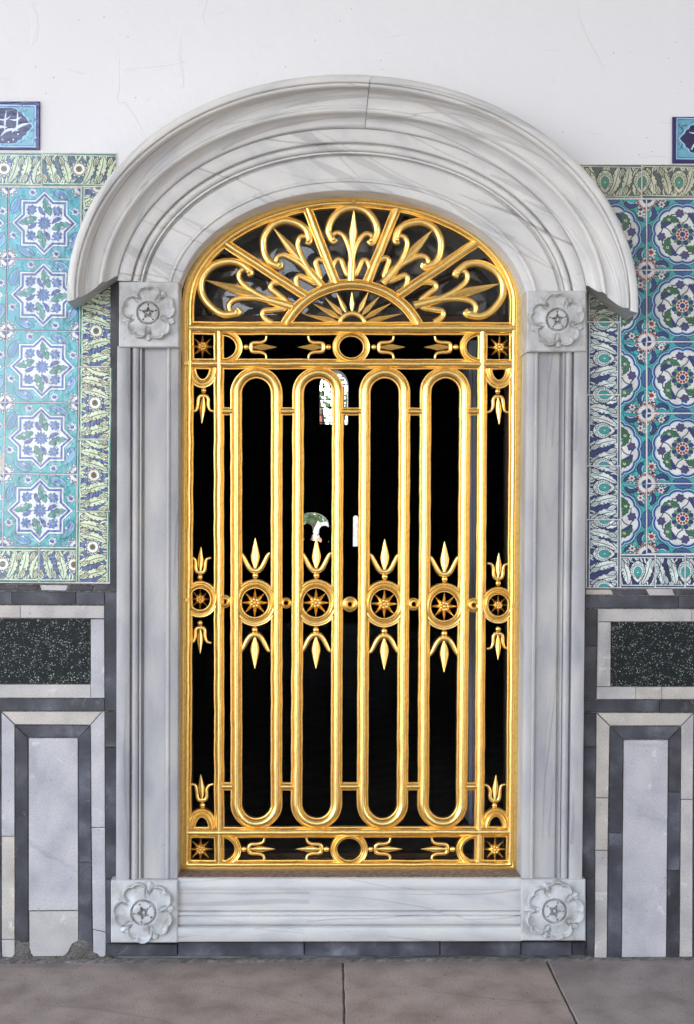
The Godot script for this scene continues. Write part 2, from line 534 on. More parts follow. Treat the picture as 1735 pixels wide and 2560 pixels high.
func plaque(seed_: int) -> ImageTexture:          # cobalt inscription tile, 660 x 240
	var r := RandomNumberGenerator.new()
	r.seed = seed_
	var cob := C(17, 13, 84)
	var line_ := C(150, 190, 220)
	var tq := C(96, 160, 176)
	canvas(1024, 372, cob)
	var h := 372.0 / 1024.0
	var rect := func(i: float) -> PackedVector2Array: return PackedVector2Array([Vector2(i, i), Vector2(1 - i, i), Vector2(1 - i, h - i), Vector2(i, h - i)])
	fp(rect.call(0.028), line_)
	fp(rect.call(0.038), C(40, 60, 130))
	fp(rect.call(0.043), tq)
	for i in 150:
		var a := Vector2(r.randf_range(0.05, 0.95), r.randf_range(0.05, h - 0.05))
		strk(curve(a, a + Vector2(r.randf_range(-0.05, 0.05), r.randf_range(-0.05, 0.05)), 0.6), 0.008, C(44, 80, 120) if i % 3 else line_, true)
	var med := func(k: float) -> PackedVector2Array:
		var q := [[0.0, 0.132], [0.30, 0.132], [0.335, 0.126], [0.352, 0.106], [0.378, 0.1], [0.39, 0.074], [0.412, 0.064], [0.42, 0.04], [0.436, 0.026], [0.458, 0.0]]
		var p := PackedVector2Array()
		for sx: float in [1.0, -1.0]:
			for e: int in q.size() * 2 - 1:
				var i: int = e if e < q.size() else q.size() * 2 - 2 - e
				var sy := -1.0 if e < q.size() else 1.0
				p.append(Vector2(0.5, h * 0.5) + Vector2(q[i][0] * sx, q[i][1] * sy * sx) * k)
		return p
	fp(med.call(1.0), line_)
	fp(med.call(0.972), cob.darkened(0.15))
	var ink := C(206, 214, 236)
	for i in 9:                                    # flowing script, its strokes crossing
		var x := 0.14 + i * 0.082
		strk(curve(Vector2(x, h * r.randf_range(0.58, 0.74)), Vector2(x + 0.13, h * r.randf_range(0.4, 0.6)), r.randf_range(0.2, 0.5)), 0.022, ink, true)
		strk(curve(Vector2(x + 0.04, h * 0.2), Vector2(x + 0.03, h * 0.62), r.randf_range(-0.1, 0.1)), 0.014, ink, true)
		strk(curve(Vector2(x - 0.02, h * 0.36), Vector2(x + 0.07, h * 0.3), -0.4), 0.012, ink, true)
		for k in 2: ell(Vector2(x + r.randf_range(0.0, 0.08), h * r.randf_range(0.66, 0.84)), 0.008, 0.008, 0.7, ink, 4)
	return finish(seed_, 0.07)

# ------------------------------------------------------------------ stone and other surfaces
func lut(stops: Array) -> PackedColorArray:
	var g := Gradient.new()
	var offs := PackedFloat32Array()
	var cols := PackedColorArray()
	for s in stops:
		offs.append(s[0]); cols.append(C(s[1], s[2], s[3]))
	g.offsets = offs; g.colors = cols
	var out := PackedColorArray()
	for i in 256: out.append(g.sample(i / 255.0))
	return out

# clouded stone: body colours by a broad noise, veins by a ridged one, grain by a fine one
func stone(seed_: int, stops: Array, freq: float, vein: Color, vein_amt: float, vein_from: int, grain: float, size := 512, vein_freq := 0.006, lines := 0, specks := 0) -> ImageTexture:
	var nz := FastNoiseLite.new()
	nz.seed = seed_; nz.frequency = freq; nz.fractal_octaves = 5
	nz.domain_warp_enabled = true; nz.domain_warp_amplitude = 40.0; nz.domain_warp_frequency = 0.006
	var a := nz.get_seamless_image(size, size).get_data()
	var vn := FastNoiseLite.new()
	vn.seed = seed_ + 7; vn.frequency = vein_freq; vn.fractal_type = FastNoiseLite.FRACTAL_RIDGED; vn.fractal_octaves = 4
	vn.domain_warp_enabled = true; vn.domain_warp_amplitude = 60.0; vn.domain_warp_frequency = 0.008
	var b := vn.get_seamless_image(size, size).get_data()
	var fn := FastNoiseLite.new()
	fn.seed = seed_ + 13; fn.frequency = 0.35; fn.fractal_octaves = 2
	var c := fn.get_seamless_image(size, size).get_data()
	var mask := PackedByteArray()
	if lines > 0:
		canvas(size, size, Color.WHITE)
		var r := RandomNumberGenerator.new()
		r.seed = seed_
		for i in lines:
			var q := Vector2(r.randf_range(-0.3, 0.9), r.randf())
			var p := PackedVector2Array([q])
			var ang := r.randf_range(-0.25, 0.25)
			for k in r.randi_range(6, 22):
				ang += r.randf_range(-0.16, 0.16)
				q += Vector2.from_angle(ang) * 0.03
				p.append(q)
			var v := r.randf_range(0.78, 0.94)
			strk(smooth(p, 4), r.randf_range(0.002, 0.008) if i % 3 else r.randf_range(0.015, 0.04), Color(v, v, v + 0.01) if i % 3 else Color(0.91, 0.91, 0.92), true)
		cv.resize(size / 4, size / 4, Image.INTERPOLATE_LANCZOS)
		cv.resize(size, size, Image.INTERPOLATE_CUBIC)
		for i in specks:                              # pits and grit
			var g := r.randf_range(0.5, 0.85)
			ell(Vector2(r.randf(), r.randf()), r.randf_range(0.0008, 0.0032), r.randf_range(0.0006, 0.0018), r.randf() * PI, Color(g, g, g), 7)
		mask = cv.get_data()
	var l := lut(stops)
	var d := PackedByteArray()
	d.resize(size * size * 3)
	var inv := 1.0 / maxf(1.0, 255.0 - vein_from)
	for i in size * size:
		var col := l[a[i]]
		var w := clampf((b[i] - vein_from) * inv, 0.0, 1.0)
		if w > 0.0: col = col.lerp(vein, w * vein_amt)
		var k := 1.0 + grain * (c[i] - 128) / 128.0
		if lines > 0: k *= mask[i * 3] / 255.0
		d[i * 3] = clampi(int(col.r * 255.0 * k), 0, 255)
		d[i * 3 + 1] = clampi(int(col.g * 255.0 * k), 0, 255)
		d[i * 3 + 2] = clampi(int(col.b * 255.0 * k), 0, 255)
	var im := Image.create_from_data(size, size, false, Image.FORMAT_RGB8, d)
	im.generate_mipmaps()
	return ImageTexture.create_from_image(im)

func relief(seed_: int, freq: float, oct := 4, size := 256, kind := FastNoiseLite.TYPE_SIMPLEX_SMOOTH) -> ImageTexture:
	var nz := FastNoiseLite.new()
	nz.seed = seed_; nz.frequency = freq; nz.fractal_octaves = oct; nz.noise_type = kind
	return ImageTexture.create_from_image(nz.get_seamless_image(size, size))

func mat(tex, rough: float, col := Color.WHITE, bump = null, depth := 0.1, spec := 0.5) -> StandardMaterial3D:
	var m := StandardMaterial3D.new()
	m.albedo_color = col
	if tex != null: m.albedo_texture = tex
	m.roughness = rough
	m.metallic_specular = spec
	if bump != null:
		m.heightmap_enabled = true; m.heightmap_texture = bump; m.heightmap_scale = depth
	return m

func make_materials() -> void:
	var fine := relief(3, 0.08, 4)
	var lump := relief(5, 0.02, 4)
	mats.marble = mat(stone(11, [[0.0, 184, 183, 182], [0.3, 194, 192, 189], [0.44, 201, 198, 194], [0.6, 203, 200, 195], [0.8, 208, 205, 199], [1.0, 206, 198, 188]], 0.006, C(150, 150, 153), 0.4, 232, 0.08, 1024, 0.005, 42), 0.42, Color.WHITE, fine, 0.012)
	mats.jamb = mat(stone(21, [[0.0, 142, 140, 142], [0.4, 160, 157, 157], [0.6, 167, 164, 161], [1.0, 181, 176, 169]], 0.006, C(132, 132, 140), 0.4, 215, 0.06, 512, 0.006, 9), 0.45, Color.WHITE, fine, 0.012)
	mats.carved = mat(stone(31, [[0.0, 158, 155, 149], [0.5, 182, 181, 178], [1.0, 192, 192, 192]], 0.012, C(150, 140, 126), 0.6, 205, 0.04), 0.5, Color.WHITE, fine, 0.014)
	mats.sill = mats.marble.duplicate()
	mats.sill.albedo_color = C(238, 238, 238)
	mats.pale = []
	for k in 3:
		var t: Array = [[169, 164, 159], [174, 166, 156], [169, 166, 167]][k]
		mats.pale.append(mat(stone(41 + k, [[0.0, t[0] - 18, t[1] - 18, t[2] - 16], [0.5, t[0], t[1], t[2]], [1.0, t[0] + 14, t[1] + 12, t[2] + 10]], 0.011, C(214, 212, 210), 0.9, 214, 0.1, 512, 0.007, 6, 90), 0.4, Color.WHITE, fine, 0.01))
	mats.dark = []
	for k in 3:
		var t: Array = [[58, 58, 64], [51, 50, 54], [66, 66, 74]][k]
		mats.dark.append(mat(stone(51 + k, [[0.0, t[0] - 26, t[1] - 26, t[2] - 26], [0.5, t[0], t[1], t[2]], [0.8, t[0] + 22, t[1] + 22, t[2] + 22], [1.0, t[0] + 50, t[1] + 50, t[2] + 48]], 0.012, C(116, 116, 122), 0.8, 218, 0.22, 512, 0.006, 6, 160), 0.5, Color.WHITE, fine, 0.015))
	# green-black porphyry with pale crystals
	var nz := FastNoiseLite.new()
	nz.seed = 61; nz.frequency = 0.02; nz.fractal_octaves = 4
	var pa := nz.get_seamless_image(512, 512).get_data()
	canvas(512, 512, C(26, 29, 29))
	var d := cv.get_data()
	for i in pa.size():
		for c in 3: d[i * 3 + c] = clampi(int(d[i * 3 + c] * (0.75 + 0.5 * pa[i] / 255.0)), 0, 255)
	cv = Image.create_from_data(512, 512, false, Image.FORMAT_RGB8, d)
	for i in 5200:
		var p := Vector2(rng.randf(), rng.randf())
		if nz.get_noise_2d(p.x * 512.0, p.y * 512.0) < rng.randf_range(-0.5, 0.3): continue
		var s := rng.randf_range(0.001, 0.0032)
		ell(p, s * rng.randf_range(0.8, 2.2), s, rng.randf() * PI, C(122, 132, 124).lerp(C(196, 202, 190), rng.randf()), 6)
	cv.generate_mipmaps()
	mats.porphyry = mat(ImageTexture.create_from_image(cv), 0.5, Color.WHITE, null, 0.1, 0.3)
	mats.floor = []
	for k in 3:
		var t: Array = [[146, 131, 122], [149, 134, 125], [141, 130, 124]][k]
		mats.floor.append(mat(stone(71 + k, [[0.0, t[0] - 24, t[1] - 24, t[2] - 24], [0.42, t[0] - 4, t[1] - 4, t[2] - 4], [0.6, t[0] + 3, t[1] + 3, t[2] + 3], [1.0, t[0] + 16, t[1] + 14, t[2] + 12]], 0.009, C(92, 84, 80), 0.5, 226, 0.3, 1024, 0.006, 10, 420), 0.55, Color.WHITE, lump, 0.006))
	mats.mortar = mat(stone(81, [[0.0, 62, 58, 55], [0.5, 96, 90, 85], [1.0, 134, 127, 119]], 0.03, C(50, 46, 44), 0.8, 180, 0.25), 0.95, Color.WHITE, fine, 0.3)
	mats.grout = mat(stone(82, [[0.0, 176, 168, 160], [0.5, 204, 198, 190], [1.0, 216, 212, 206]], 0.03, C(140, 130, 120), 0.6, 215, 0.1), 0.9)
	mats.plaster = mat(stone(91, [[0.0, 208, 207, 208], [0.5, 218, 217, 218], [1.0, 223, 222, 222]], 0.006, C(200, 198, 198), 0.3, 210, 0.015), 0.9, Color.WHITE, lump, 0.12)
	var g := mat(stone(94, [[0.0, 240, 196, 112], [0.35, 250, 211, 128], [0.6, 255, 217, 136], [1.0, 255, 222, 146]], 0.02, C(176, 128, 60), 0.5, 242, 0.03, 512, 0.012), 0.29, Color.WHITE, relief(7, 0.05, 4), 0.014)
	g.metallic = 1.0
	g.uv1_scale = Vector3(5, 5, 5)
	mats.gold = g
	mats.rust_shade = mat(stone(95, [[0.0, 92, 76, 68], [0.5, 126, 108, 98], [1.0, 156, 142, 132]], 0.03, C(50, 40, 36), 0.6, 190, 0.15), 0.8)  # brown mixes rust stain with the sill ledge's shade, painted in
	mats.wood = mat(stone(96, [[0.0, 52, 40, 32], [1.0, 84, 66, 52]], 0.01, C(40, 30, 24), 0.5, 200, 0.2), 0.45)
	mats.shutter = mat(null, 0.5, C(122, 127, 140))
	mats.hall = mat(stone(97, [[0.0, 128, 134, 136], [0.5, 148, 152, 152], [1.0, 168, 168, 162]], 0.01, C(110, 116, 122), 0.4, 215, 0.1), 0.6)
	mats.hallfloor = mat(stone(98, [[0.0, 118, 110, 104], [1.0, 150, 140, 132]], 0.01, C(96, 88, 82), 0.4, 215, 0.1), 0.7)
	mats.white = mat(null, 0.85, C(216, 214, 208))
	mats.ground = mat(stone(99, [[0.0, 150, 142, 130], [1.0, 190, 182, 168]], 0.02, C(120, 112, 100), 0.5, 210, 0.1), 0.9)
	mats.unseen_wall = mat(stone(101, [[0.0, 128, 118, 106], [1.0, 160, 148, 134]], 0.012, C(80, 76, 72), 0.5, 205, 0.1), 0.8)
	mats.ceiling = mat(stone(102, [[0.0, 186, 178, 168], [1.0, 208, 202, 194]], 0.012, C(90, 76, 60), 0.5, 205, 0.1), 0.8)
	var gl := mat(null, 0.03, Color(0.9, 0.93, 0.95, 0.06), relief(9, 0.012, 2), 0.25)
	gl.transparency = BaseMaterial3D.TRANSPARENCY_ALPHA
	mats.glass = gl
	mats.leafgreen = mat(null, 0.6, C(70, 96, 44))
	mats.bark = mat(null, 0.9, C(84, 66, 50))
	mats.skin = mat(null, 0.6, C(176, 128, 100))
	mats.hair = mat(null, 0.6, C(34, 26, 22))
	var glaze := relief(15, 0.03, 3)
	var ti := func(t: Texture2D) -> StandardMaterial3D:
		return mat(t, 0.14, Color.WHITE, glaze, 0.035, 0.58)
	mats.star = []; mats.medal = []; mats.bord = []; mats.bordflat = []
	for k in 5:
		mats.star.append(ti.call(star_tile(200 + k)))
		mats.medal.append(ti.call(medallion_tile(220 + k)))
	for kind in 3:
		mats.bord.append([ti.call(border_tile(240 + kind * 10, kind)), ti.call(border_tile(241 + kind * 10, kind))])
		mats.bordflat.append([ti.call(border_tile(244 + kind * 10, kind, true)), ti.call(border_tile(245 + kind * 10, kind, true))])
	mats.plaque = [ti.call(plaque(301)), ti.call(plaque(302))]

func cut(seed_: int, turn := 0.0, size := 0.8, along := 1.0) -> Transform2D:   # where in the quarry block a piece was cut
	var r := RandomNumberGenerator.new()
	r.seed = seed_
	return Transform2D(0.0, Vector2(r.randf() * 9.0, r.randf() * 9.0)) * Transform2D(Vector2(1.0 / size, 0), Vector2(0, along / size), Vector2.ZERO) * Transform2D(turn, Vector2.ZERO)

# ------------------------------------------------------------------ the window opening
var arch_o := Vector2.ZERO       # centre of the arch's ellipse, axes
var arch_x := Vector2.RIGHT
var arch_y := Vector2.UP

func arch_at(u: float, v: float) -> Vector2: return arch_o + arch_x * u * M + arch_y * v * M

func arch_path(grow: float, n := 64, from := 0.0, a := 435.0, b := 288.0) -> PackedVector2Array:
	var out := PackedVector2Array()
	for i in n + 1:
		var t := deg_to_rad(lerpf(180.0 - from, from, float(i) / n))
		out.append(arch_at((a + grow) * cos(t), (b + grow) * sin(t)))
	return out

# the profile carried round the arch, each of its lines from its own start to its own end angle
func arch_sweep(mb: MB, prof: PackedVector2Array, zb: float, t0: PackedFloat32Array, t1: PackedFloat32Array, n := 48, along := false) -> void:
	var a := 435.0 * M
	var b := 288.0 * M
	var at := func(q: int, i: int) -> Array:
		var t := lerpf(t0[q], t1[q], float(i) / n)
		var nn := Vector2(cos(t) / a, sin(t) / b).normalized()
		var p := Vector2(cos(t) * a, sin(t) * b) + nn * prof[q].x
		return [arch_o + arch_x * p.x + arch_y * p.y, arch_x * nn.x + arch_y * nn.y]
	var nq := prof.size()
	var seg := PackedVector2Array()
	for q in nq - 1:
		var d := (prof[q + 1] - prof[q]).normalized()
		seg.append(Vector2(-d.y, d.x))
	for q in nq - 1:
		var na := seg[q]
		var nb := seg[q]
		if q > 0 and seg[q - 1].dot(seg[q]) > 0.62: na = (seg[q - 1] + seg[q]).normalized()
		if q < nq - 2 and seg[q + 1].dot(seg[q]) > 0.62: nb = (seg[q + 1] + seg[q]).normalized()
		var base := mb.v.size()
		for i in n + 1:
			for e in 2:
				var r: Array = at.call(q + e, i)
				var nn := na if e == 0 else nb
				mb.vert(Vector3(r[0].x, r[0].y, zb + prof[q + e].y), Vector3(r[1].x * nn.x, r[1].y * nn.x, nn.y), mb.ut * Vector2(lerpf(t0[q + e], t1[q + e], float(i) / n) * 0.8 + prof[q + e].x * 0.35, prof[q + e].x + prof[q + e].y) if along else null)
		for i in n: mb.quad(base + i * 2, base + i * 2 + 1, base + i * 2 + 3, base + i * 2 + 2)
	var pl := Geometry2D.triangulate_polygon(prof)
	for e in 2:
		var base := mb.v.size()
		var d := Vector3(0, -1, 0)
		for q in nq:
			var r: Array = at.call(q, 0 if e == 0 else n)
			var tq := t0[q] if e == 0 else t1[q]
			if absf(tq - PI / 2) < 0.5: d = Vector3(arch_x.x, arch_x.y, 0) * (1.0 if e == 1 else -1.0)
			mb.vert(Vector3(r[0].x, r[0].y, zb + prof[q].y), d)
		for k in range(0, pl.size(), 3): mb.tri(base + pl[k], base + pl[k + 1], base + pl[k + 2])

func arch_angle(d: float, v: float) -> float:      # where the line at offset d crosses height v (survey units above the centre)
	var lo := -0.6
	var hi := 0.9
	for k in 30:
		var t := (lo + hi) * 0.5
		var nn := Vector2(cos(t) / 435.0, sin(t) / 288.0).normalized()
		if sin(t) * 288.0 + nn.y * d / M < v: lo = t
		else: hi = t
	return lo

func opening(grow: float) -> PackedVector2Array:
	var p := arch_path(grow)
	p.append(W(1305 + grow, 2197 + grow, 0.03))
	p.append(W(444 - grow, 2197 + grow, 0.03))
	return p

func with_hole(mb: MB, lo: Vector2, hi: Vector2, hole: PackedVector2Array, z0: float, z1: float) -> void:
	var mid := Vector2.ZERO
	for q in hole: mid += q / hole.size()
	for s in 2:
		var x0 := lo.x if s == 0 else mid.x
		var x1 := mid.x if s == 0 else hi.x
		var r := PackedVector2Array([Vector2(x0, lo.y), Vector2(x1, lo.y), Vector2(x1, hi.y), Vector2(x0, hi.y)])
		for p in Geometry2D.clip_polygons(r, hole): slab(mb, p, z0, z1, 0.0)

func build_wall() -> void:
	var o := thing("palace_wall", "white plastered palace wall above and behind the tiles", "wall")
	var core := MB.new()
	with_hole(core, Vector2(-8, -0.2), Vector2(8, 6.2), opening(3.0), -0.45, -0.02)
	put("masonry", core, mats.hall, o)
	# plaster coat; its surveyed stretch has hand-trowelled patches and hairline cracks
	var lo := W(-70, 470)
	var hi := W(1805, -70)
	var hole := arch_path(120.0, 64, 0.0)
	hole.append(W(1440, 1400)); hole.append(W(320, 1400))
	var pm := MB.new()
	pm.ut = Transform2D(Vector2(1.0 / (hi.x - lo.x), 0), Vector2(0, -1.0 / (hi.y - lo.y)), Vector2(-lo.x / (hi.x - lo.x), hi.y / (hi.y - lo.y)))
	with_hole(pm, lo, hi, hole, -0.019, 0.0)
	put("plaster", pm, plaster_coat(), o)
	var rest := MB.new()
	rest.ut = cut(5, 0, 1.5)
	var fill := func(x0: float, y0: float, x1: float, y1: float) -> void:
		slab(rest, PackedVector2Array([Vector2(x0, y0), Vector2(x1, y0), Vector2(x1, y1), Vector2(x0, y1)]), -0.019, -0.0005, 0.0)
	fill.call(-8.0, 0.0, lo.x, 6.2); fill.call(hi.x, 0.0, 8.0, 6.2); fill.call(lo.x, hi.y, hi.x, 6.2)
	put("plaster", rest, mats.plaster, o)

func plaster_coat() -> StandardMaterial3D:
	var w := 2000
	var h := 576
	var to := func(x: float, y: float) -> Vector2: return Vector2((x + 70) / 1875.0, (y + 70) / 1875.0)
	var nz := FastNoiseLite.new()
	nz.seed = 33; nz.frequency = 0.01; nz.fractal_octaves = 5
	var b := nz.get_image(w, h)
	b.convert(Image.FORMAT_RGB8)
	canvas(w, h, C(222, 221, 222))
	var r := RandomNumberGenerator.new()
	r.seed = 8
	for i in 0:                                    # trowel patches of slightly different lime
		var p: Vector2 = to.call(r.randf_range(-60, 1800), r.randf_range(-60, 440))
		var t := r.randf_range(-0.02, 0.015)
		ell(p, r.randf_range(0.02, 0.08), r.randf_range(0.006, 0.02), r.randf_range(-0.4, 0.4), C(222, 221, 222).lightened(t) if t > 0 else C(222, 221, 222).darkened(-t))
	var col := cv
	var lines := [[[290, 150], [292, 230], [288, 262], [312, 272], [345, 320], [360, 352]], [[512, -20], [505, 40], [498, 62], [508, 90]], [[447, 100], [443, 160], [452, 220], [440, 225]],
		[[1440, 10], [1446, 50], [1470, 100], [1500, 150], [1512, 166]], [[1590, 372], [1640, 366], [1672, 369]], [[1650, 286], [1690, 288]], [[1530, 392], [1600, 398]], [[60, -10], [90, 80], [84, 140]], [[300, 190], [380, 182], [460, 170]]]
	for l in lines:
		var p := PackedVector2Array()
		for q in l: p.append(to.call(q[0], q[1]))
		var s := smooth(p, 8)
		for i in s.size(): s[i] += Vector2(r.randf_range(-1, 1), r.randf_range(-1, 1)) * 0.0006
		cv = col; strk(s, 0.0008, C(206, 204, 202), true)
		cv = b; strk(s, 0.0014, C(84, 84, 84), true)
		var e := PackedVector2Array()
		for q in s: e.append(q + Vector2(-0.006, 0.0))
		strk(e, 0.008, C(150, 150, 150), true)
	cv = col
	for i in 30:                                    # scuffs and thin grey smears
		var p: Vector2 = to.call(r.randf_range(-40, 1780), r.randf_range(-20, 400))
		strk(curve(p, p + Vector2(r.randf_range(-0.03, 0.03), r.randf_range(-0.008, 0.008)), r.randf_range(-0.2, 0.2)), r.randf_range(0.0008, 0.003), C(216, 215, 214), true)
	for i in 26:                                    # specks of dirt
		ell(to.call(r.randf_range(0, 1735), r.randf_range(0, 400)), 0.0007, 0.0006, 0, C(120, 112, 104), 6)
	var c := Image.create_from_data(w, h, false, Image.FORMAT_RGB8, col.get_data())
	var m := mat(ImageTexture.create_from_image(c), 0.9, Color.WHITE, ImageTexture.create_from_image(b), 0.22)
	return m

# profile across the jambs and the arch, from the opening outwards
func jamb_profile(outer_back := -0.012) -> PackedVector2Array:
	var p := PackedVector2Array([Vector2(0, -0.13), Vector2(0, 0.036), Vector2(2, 0.039), Vector2(20, 0.039), Vector2(21, 0.044), Vector2(23, 0.046), Vector2(27, 0.046), Vector2(29, 0.043), Vector2(31, 0.032), Vector2(84, 0.030), Vector2(86, 0.022), Vector2(90, 0.022), Vector2(91, 0.045), Vector2(95, 0.045), Vector2(96, 0.036)])
	for i in 9:
		var a := PI - PI * i / 8.0
		p.append(Vector2(105.5 + 9.0 * cos(a), 0.038 + 0.0145 * sin(a)))
	p.append_array(PackedVector2Array([Vector2(116, 0.034), Vector2(117.5, 0.034), Vector2(118, 0.053), Vector2(119.5, 0.055), Vector2(148, 0.055), Vector2(150, 0.053), Vector2(150, outer_back * 1.0)]))
	for i in p.size(): p[i].x *= M
	return p

func hood_profile() -> PackedVector2Array:
	var p := PackedVector2Array([Vector2(150, -0.012), Vector2(151, 0.060), Vector2(153, 0.064)])
	for i in 7:
		var t := i / 6.0
		p.append(Vector2(155 + 22.0 * sin(t * PI * 0.5), 0.066 + 0.040 * (1.0 - cos(t * PI * 0.5))))
	p.append_array(PackedVector2Array([Vector2(178, 0.114), Vector2(181, 0.119), Vector2(185, 0.120), Vector2(188, 0.117), Vector2(190, 0.110)]))
	for i in 9:
		var a := PI * 0.5 * i / 8.0
		p.append(Vector2(191 + 36.0 * sin(a), 0.108 + 0.056 * (1.0 - cos(a))))
	p.append_array(PackedVector2Array([Vector2(228, 0.172), Vector2(231, 0.176), Vector2(233, 0.176), Vector2(234, 0.171), Vector2(236, 0.171), Vector2(237, 0.180), Vector2(239, 0.182), Vector2(253, 0.182), Vector2(255, 0.179), Vector2(255, -0.012)]))
	for i in p.size(): p[i].x *= M
	return p

func build_surround() -> void:
	var o := thing("window_surround", "grey white marble window surround with arched hood and carved rosette blocks", "window surround")
	var pr := jamb_profile()
	var j := MB.new()
	j.ut = cut(1, PI / 2, 1.4, 3.0)
	sweep(j, PackedVector2Array([W(444, 2196, 0.04), W(447, 868, 0.04)]), pr, 0.0)
	put("jamb", j, mats.jamb, o)
	j = MB.new()
	j.ut = cut(2, PI / 2, 1.4, 3.0)
	sweep(j, PackedVector2Array([W(1317, 879, 0.04), W(1304, 2196, 0.04)]), pr, 0.0)
	put("jamb", j, mats.jamb, o)
	# archivolt
	j = MB.new()
	j.ut = cut(3, 0.45, 1.7, 2.0)
	var t0 := PackedFloat32Array()
	var t1 := PackedFloat32Array()
	for q in pr: t0.append(PI - arch_angle(q.x, 47.0)); t1.append(arch_angle(q.x, 47.0))
	arch_sweep(j, pr, 0.0, t0, t1, 72)
	put("archivolt", j, mats.marble, o)
	# hood of two stones, the left a little proud of the right at their joint; the ends are cut on the slant
	var hp := hood_profile()
	for s in 2:
		j = MB.new()
		j.ut = cut(5 + s * 4, 0.1, 1.9, 3.0)
		t0.clear(); t1.clear()
		for q in hp:
			var v := lerpf(56.0, -22.0, clampf((q.x / M - 155.0) / 88.0, 0.0, 1.0))
			var joint := deg_to_rad(87.9 + (0.06 if s == 0 else -0.06) - 0.004 * (q.x / M - 150.0))
			t0.append(PI - arch_angle(q.x, v) if s == 0 else joint)
			t1.append(joint if s == 0 else arch_angle(q.x, v + 8.0))
		arch_sweep(j, hp, 0.0025 if s == 0 else 0.0, t0, t1, 48, true)
		put("hood", j, mats.marble, o)
	# sill: stacked mouldings
	var sp := PackedVector2Array([Vector2(0, -0.13), Vector2(0, 0.046), Vector2(2, 0.049), Vector2(22, 0.049), Vector2(23, 0.043), Vector2(28, 0.043), Vector2(30, 0.039), Vector2(80, 0.038), Vector2(82, 0.033), Vector2(84, 0.046), Vector2(90, 0.047), Vector2(91, 0.040)])
	for i in 7:
		var a := PI * i / 6.0
		sp.append(Vector2(104.0 - 12.0 * cos(a), 0.040 + 0.008 * sin(a)))
	sp.append_array(PackedVector2Array([Vector2(118, 0.036), Vector2(120, 0.058), Vector2(122, 0.060), Vector2(152, 0.060), Vector2(154, 0.057), Vector2(154, -0.012)]))
	for i in sp.size(): sp[i].x *= M
	j = MB.new()
	j.ut = cut(9, 0.03, 1.6, 3.0)
	sweep(j, PackedVector2Array([W(1304, 2197, 0.05), W(444, 2197, 0.05)]), sp, 0.0)
	put("sill", j, mats.sill, o)
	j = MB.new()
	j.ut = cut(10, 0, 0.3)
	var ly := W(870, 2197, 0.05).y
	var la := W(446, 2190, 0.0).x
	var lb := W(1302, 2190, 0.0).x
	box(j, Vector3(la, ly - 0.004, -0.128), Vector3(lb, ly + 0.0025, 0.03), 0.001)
	put("stained_shade_ledge", j, mats.rust_shade, o)  # thin slab whose brown carries the shade and rust tint under the grille
	# rosette blocks
	var blocks := [[297, 704, 447, 868, 0.0], [1317, 727, 1466, 879, 0.05], [277, 2201, 444, 2357, 0.42], [1304, 2199, 1464, 2352, -0.32]]
	for k in 4:
		var b: Array = blocks[k]
		var q := box4(b[0], b[1], b[2], b[3], 0.065)
		var mb := MB.new()
		mb.ut = cut(20 + k, 0, 0.5)
		slab(mb, q, -0.012 if k > 1 else -0.13, 0.066, 0.004)
		var bl := put("rosette_block", mb, mats.carved, o)
		var c := (q[0] + q[2]) * 0.5
		put("flower", flower(c + Vector2(0, 0.002), absf(q[1].x - q[0].x) * 0.497, 0.0655, b[4], 30 + k), mats.carved, bl)

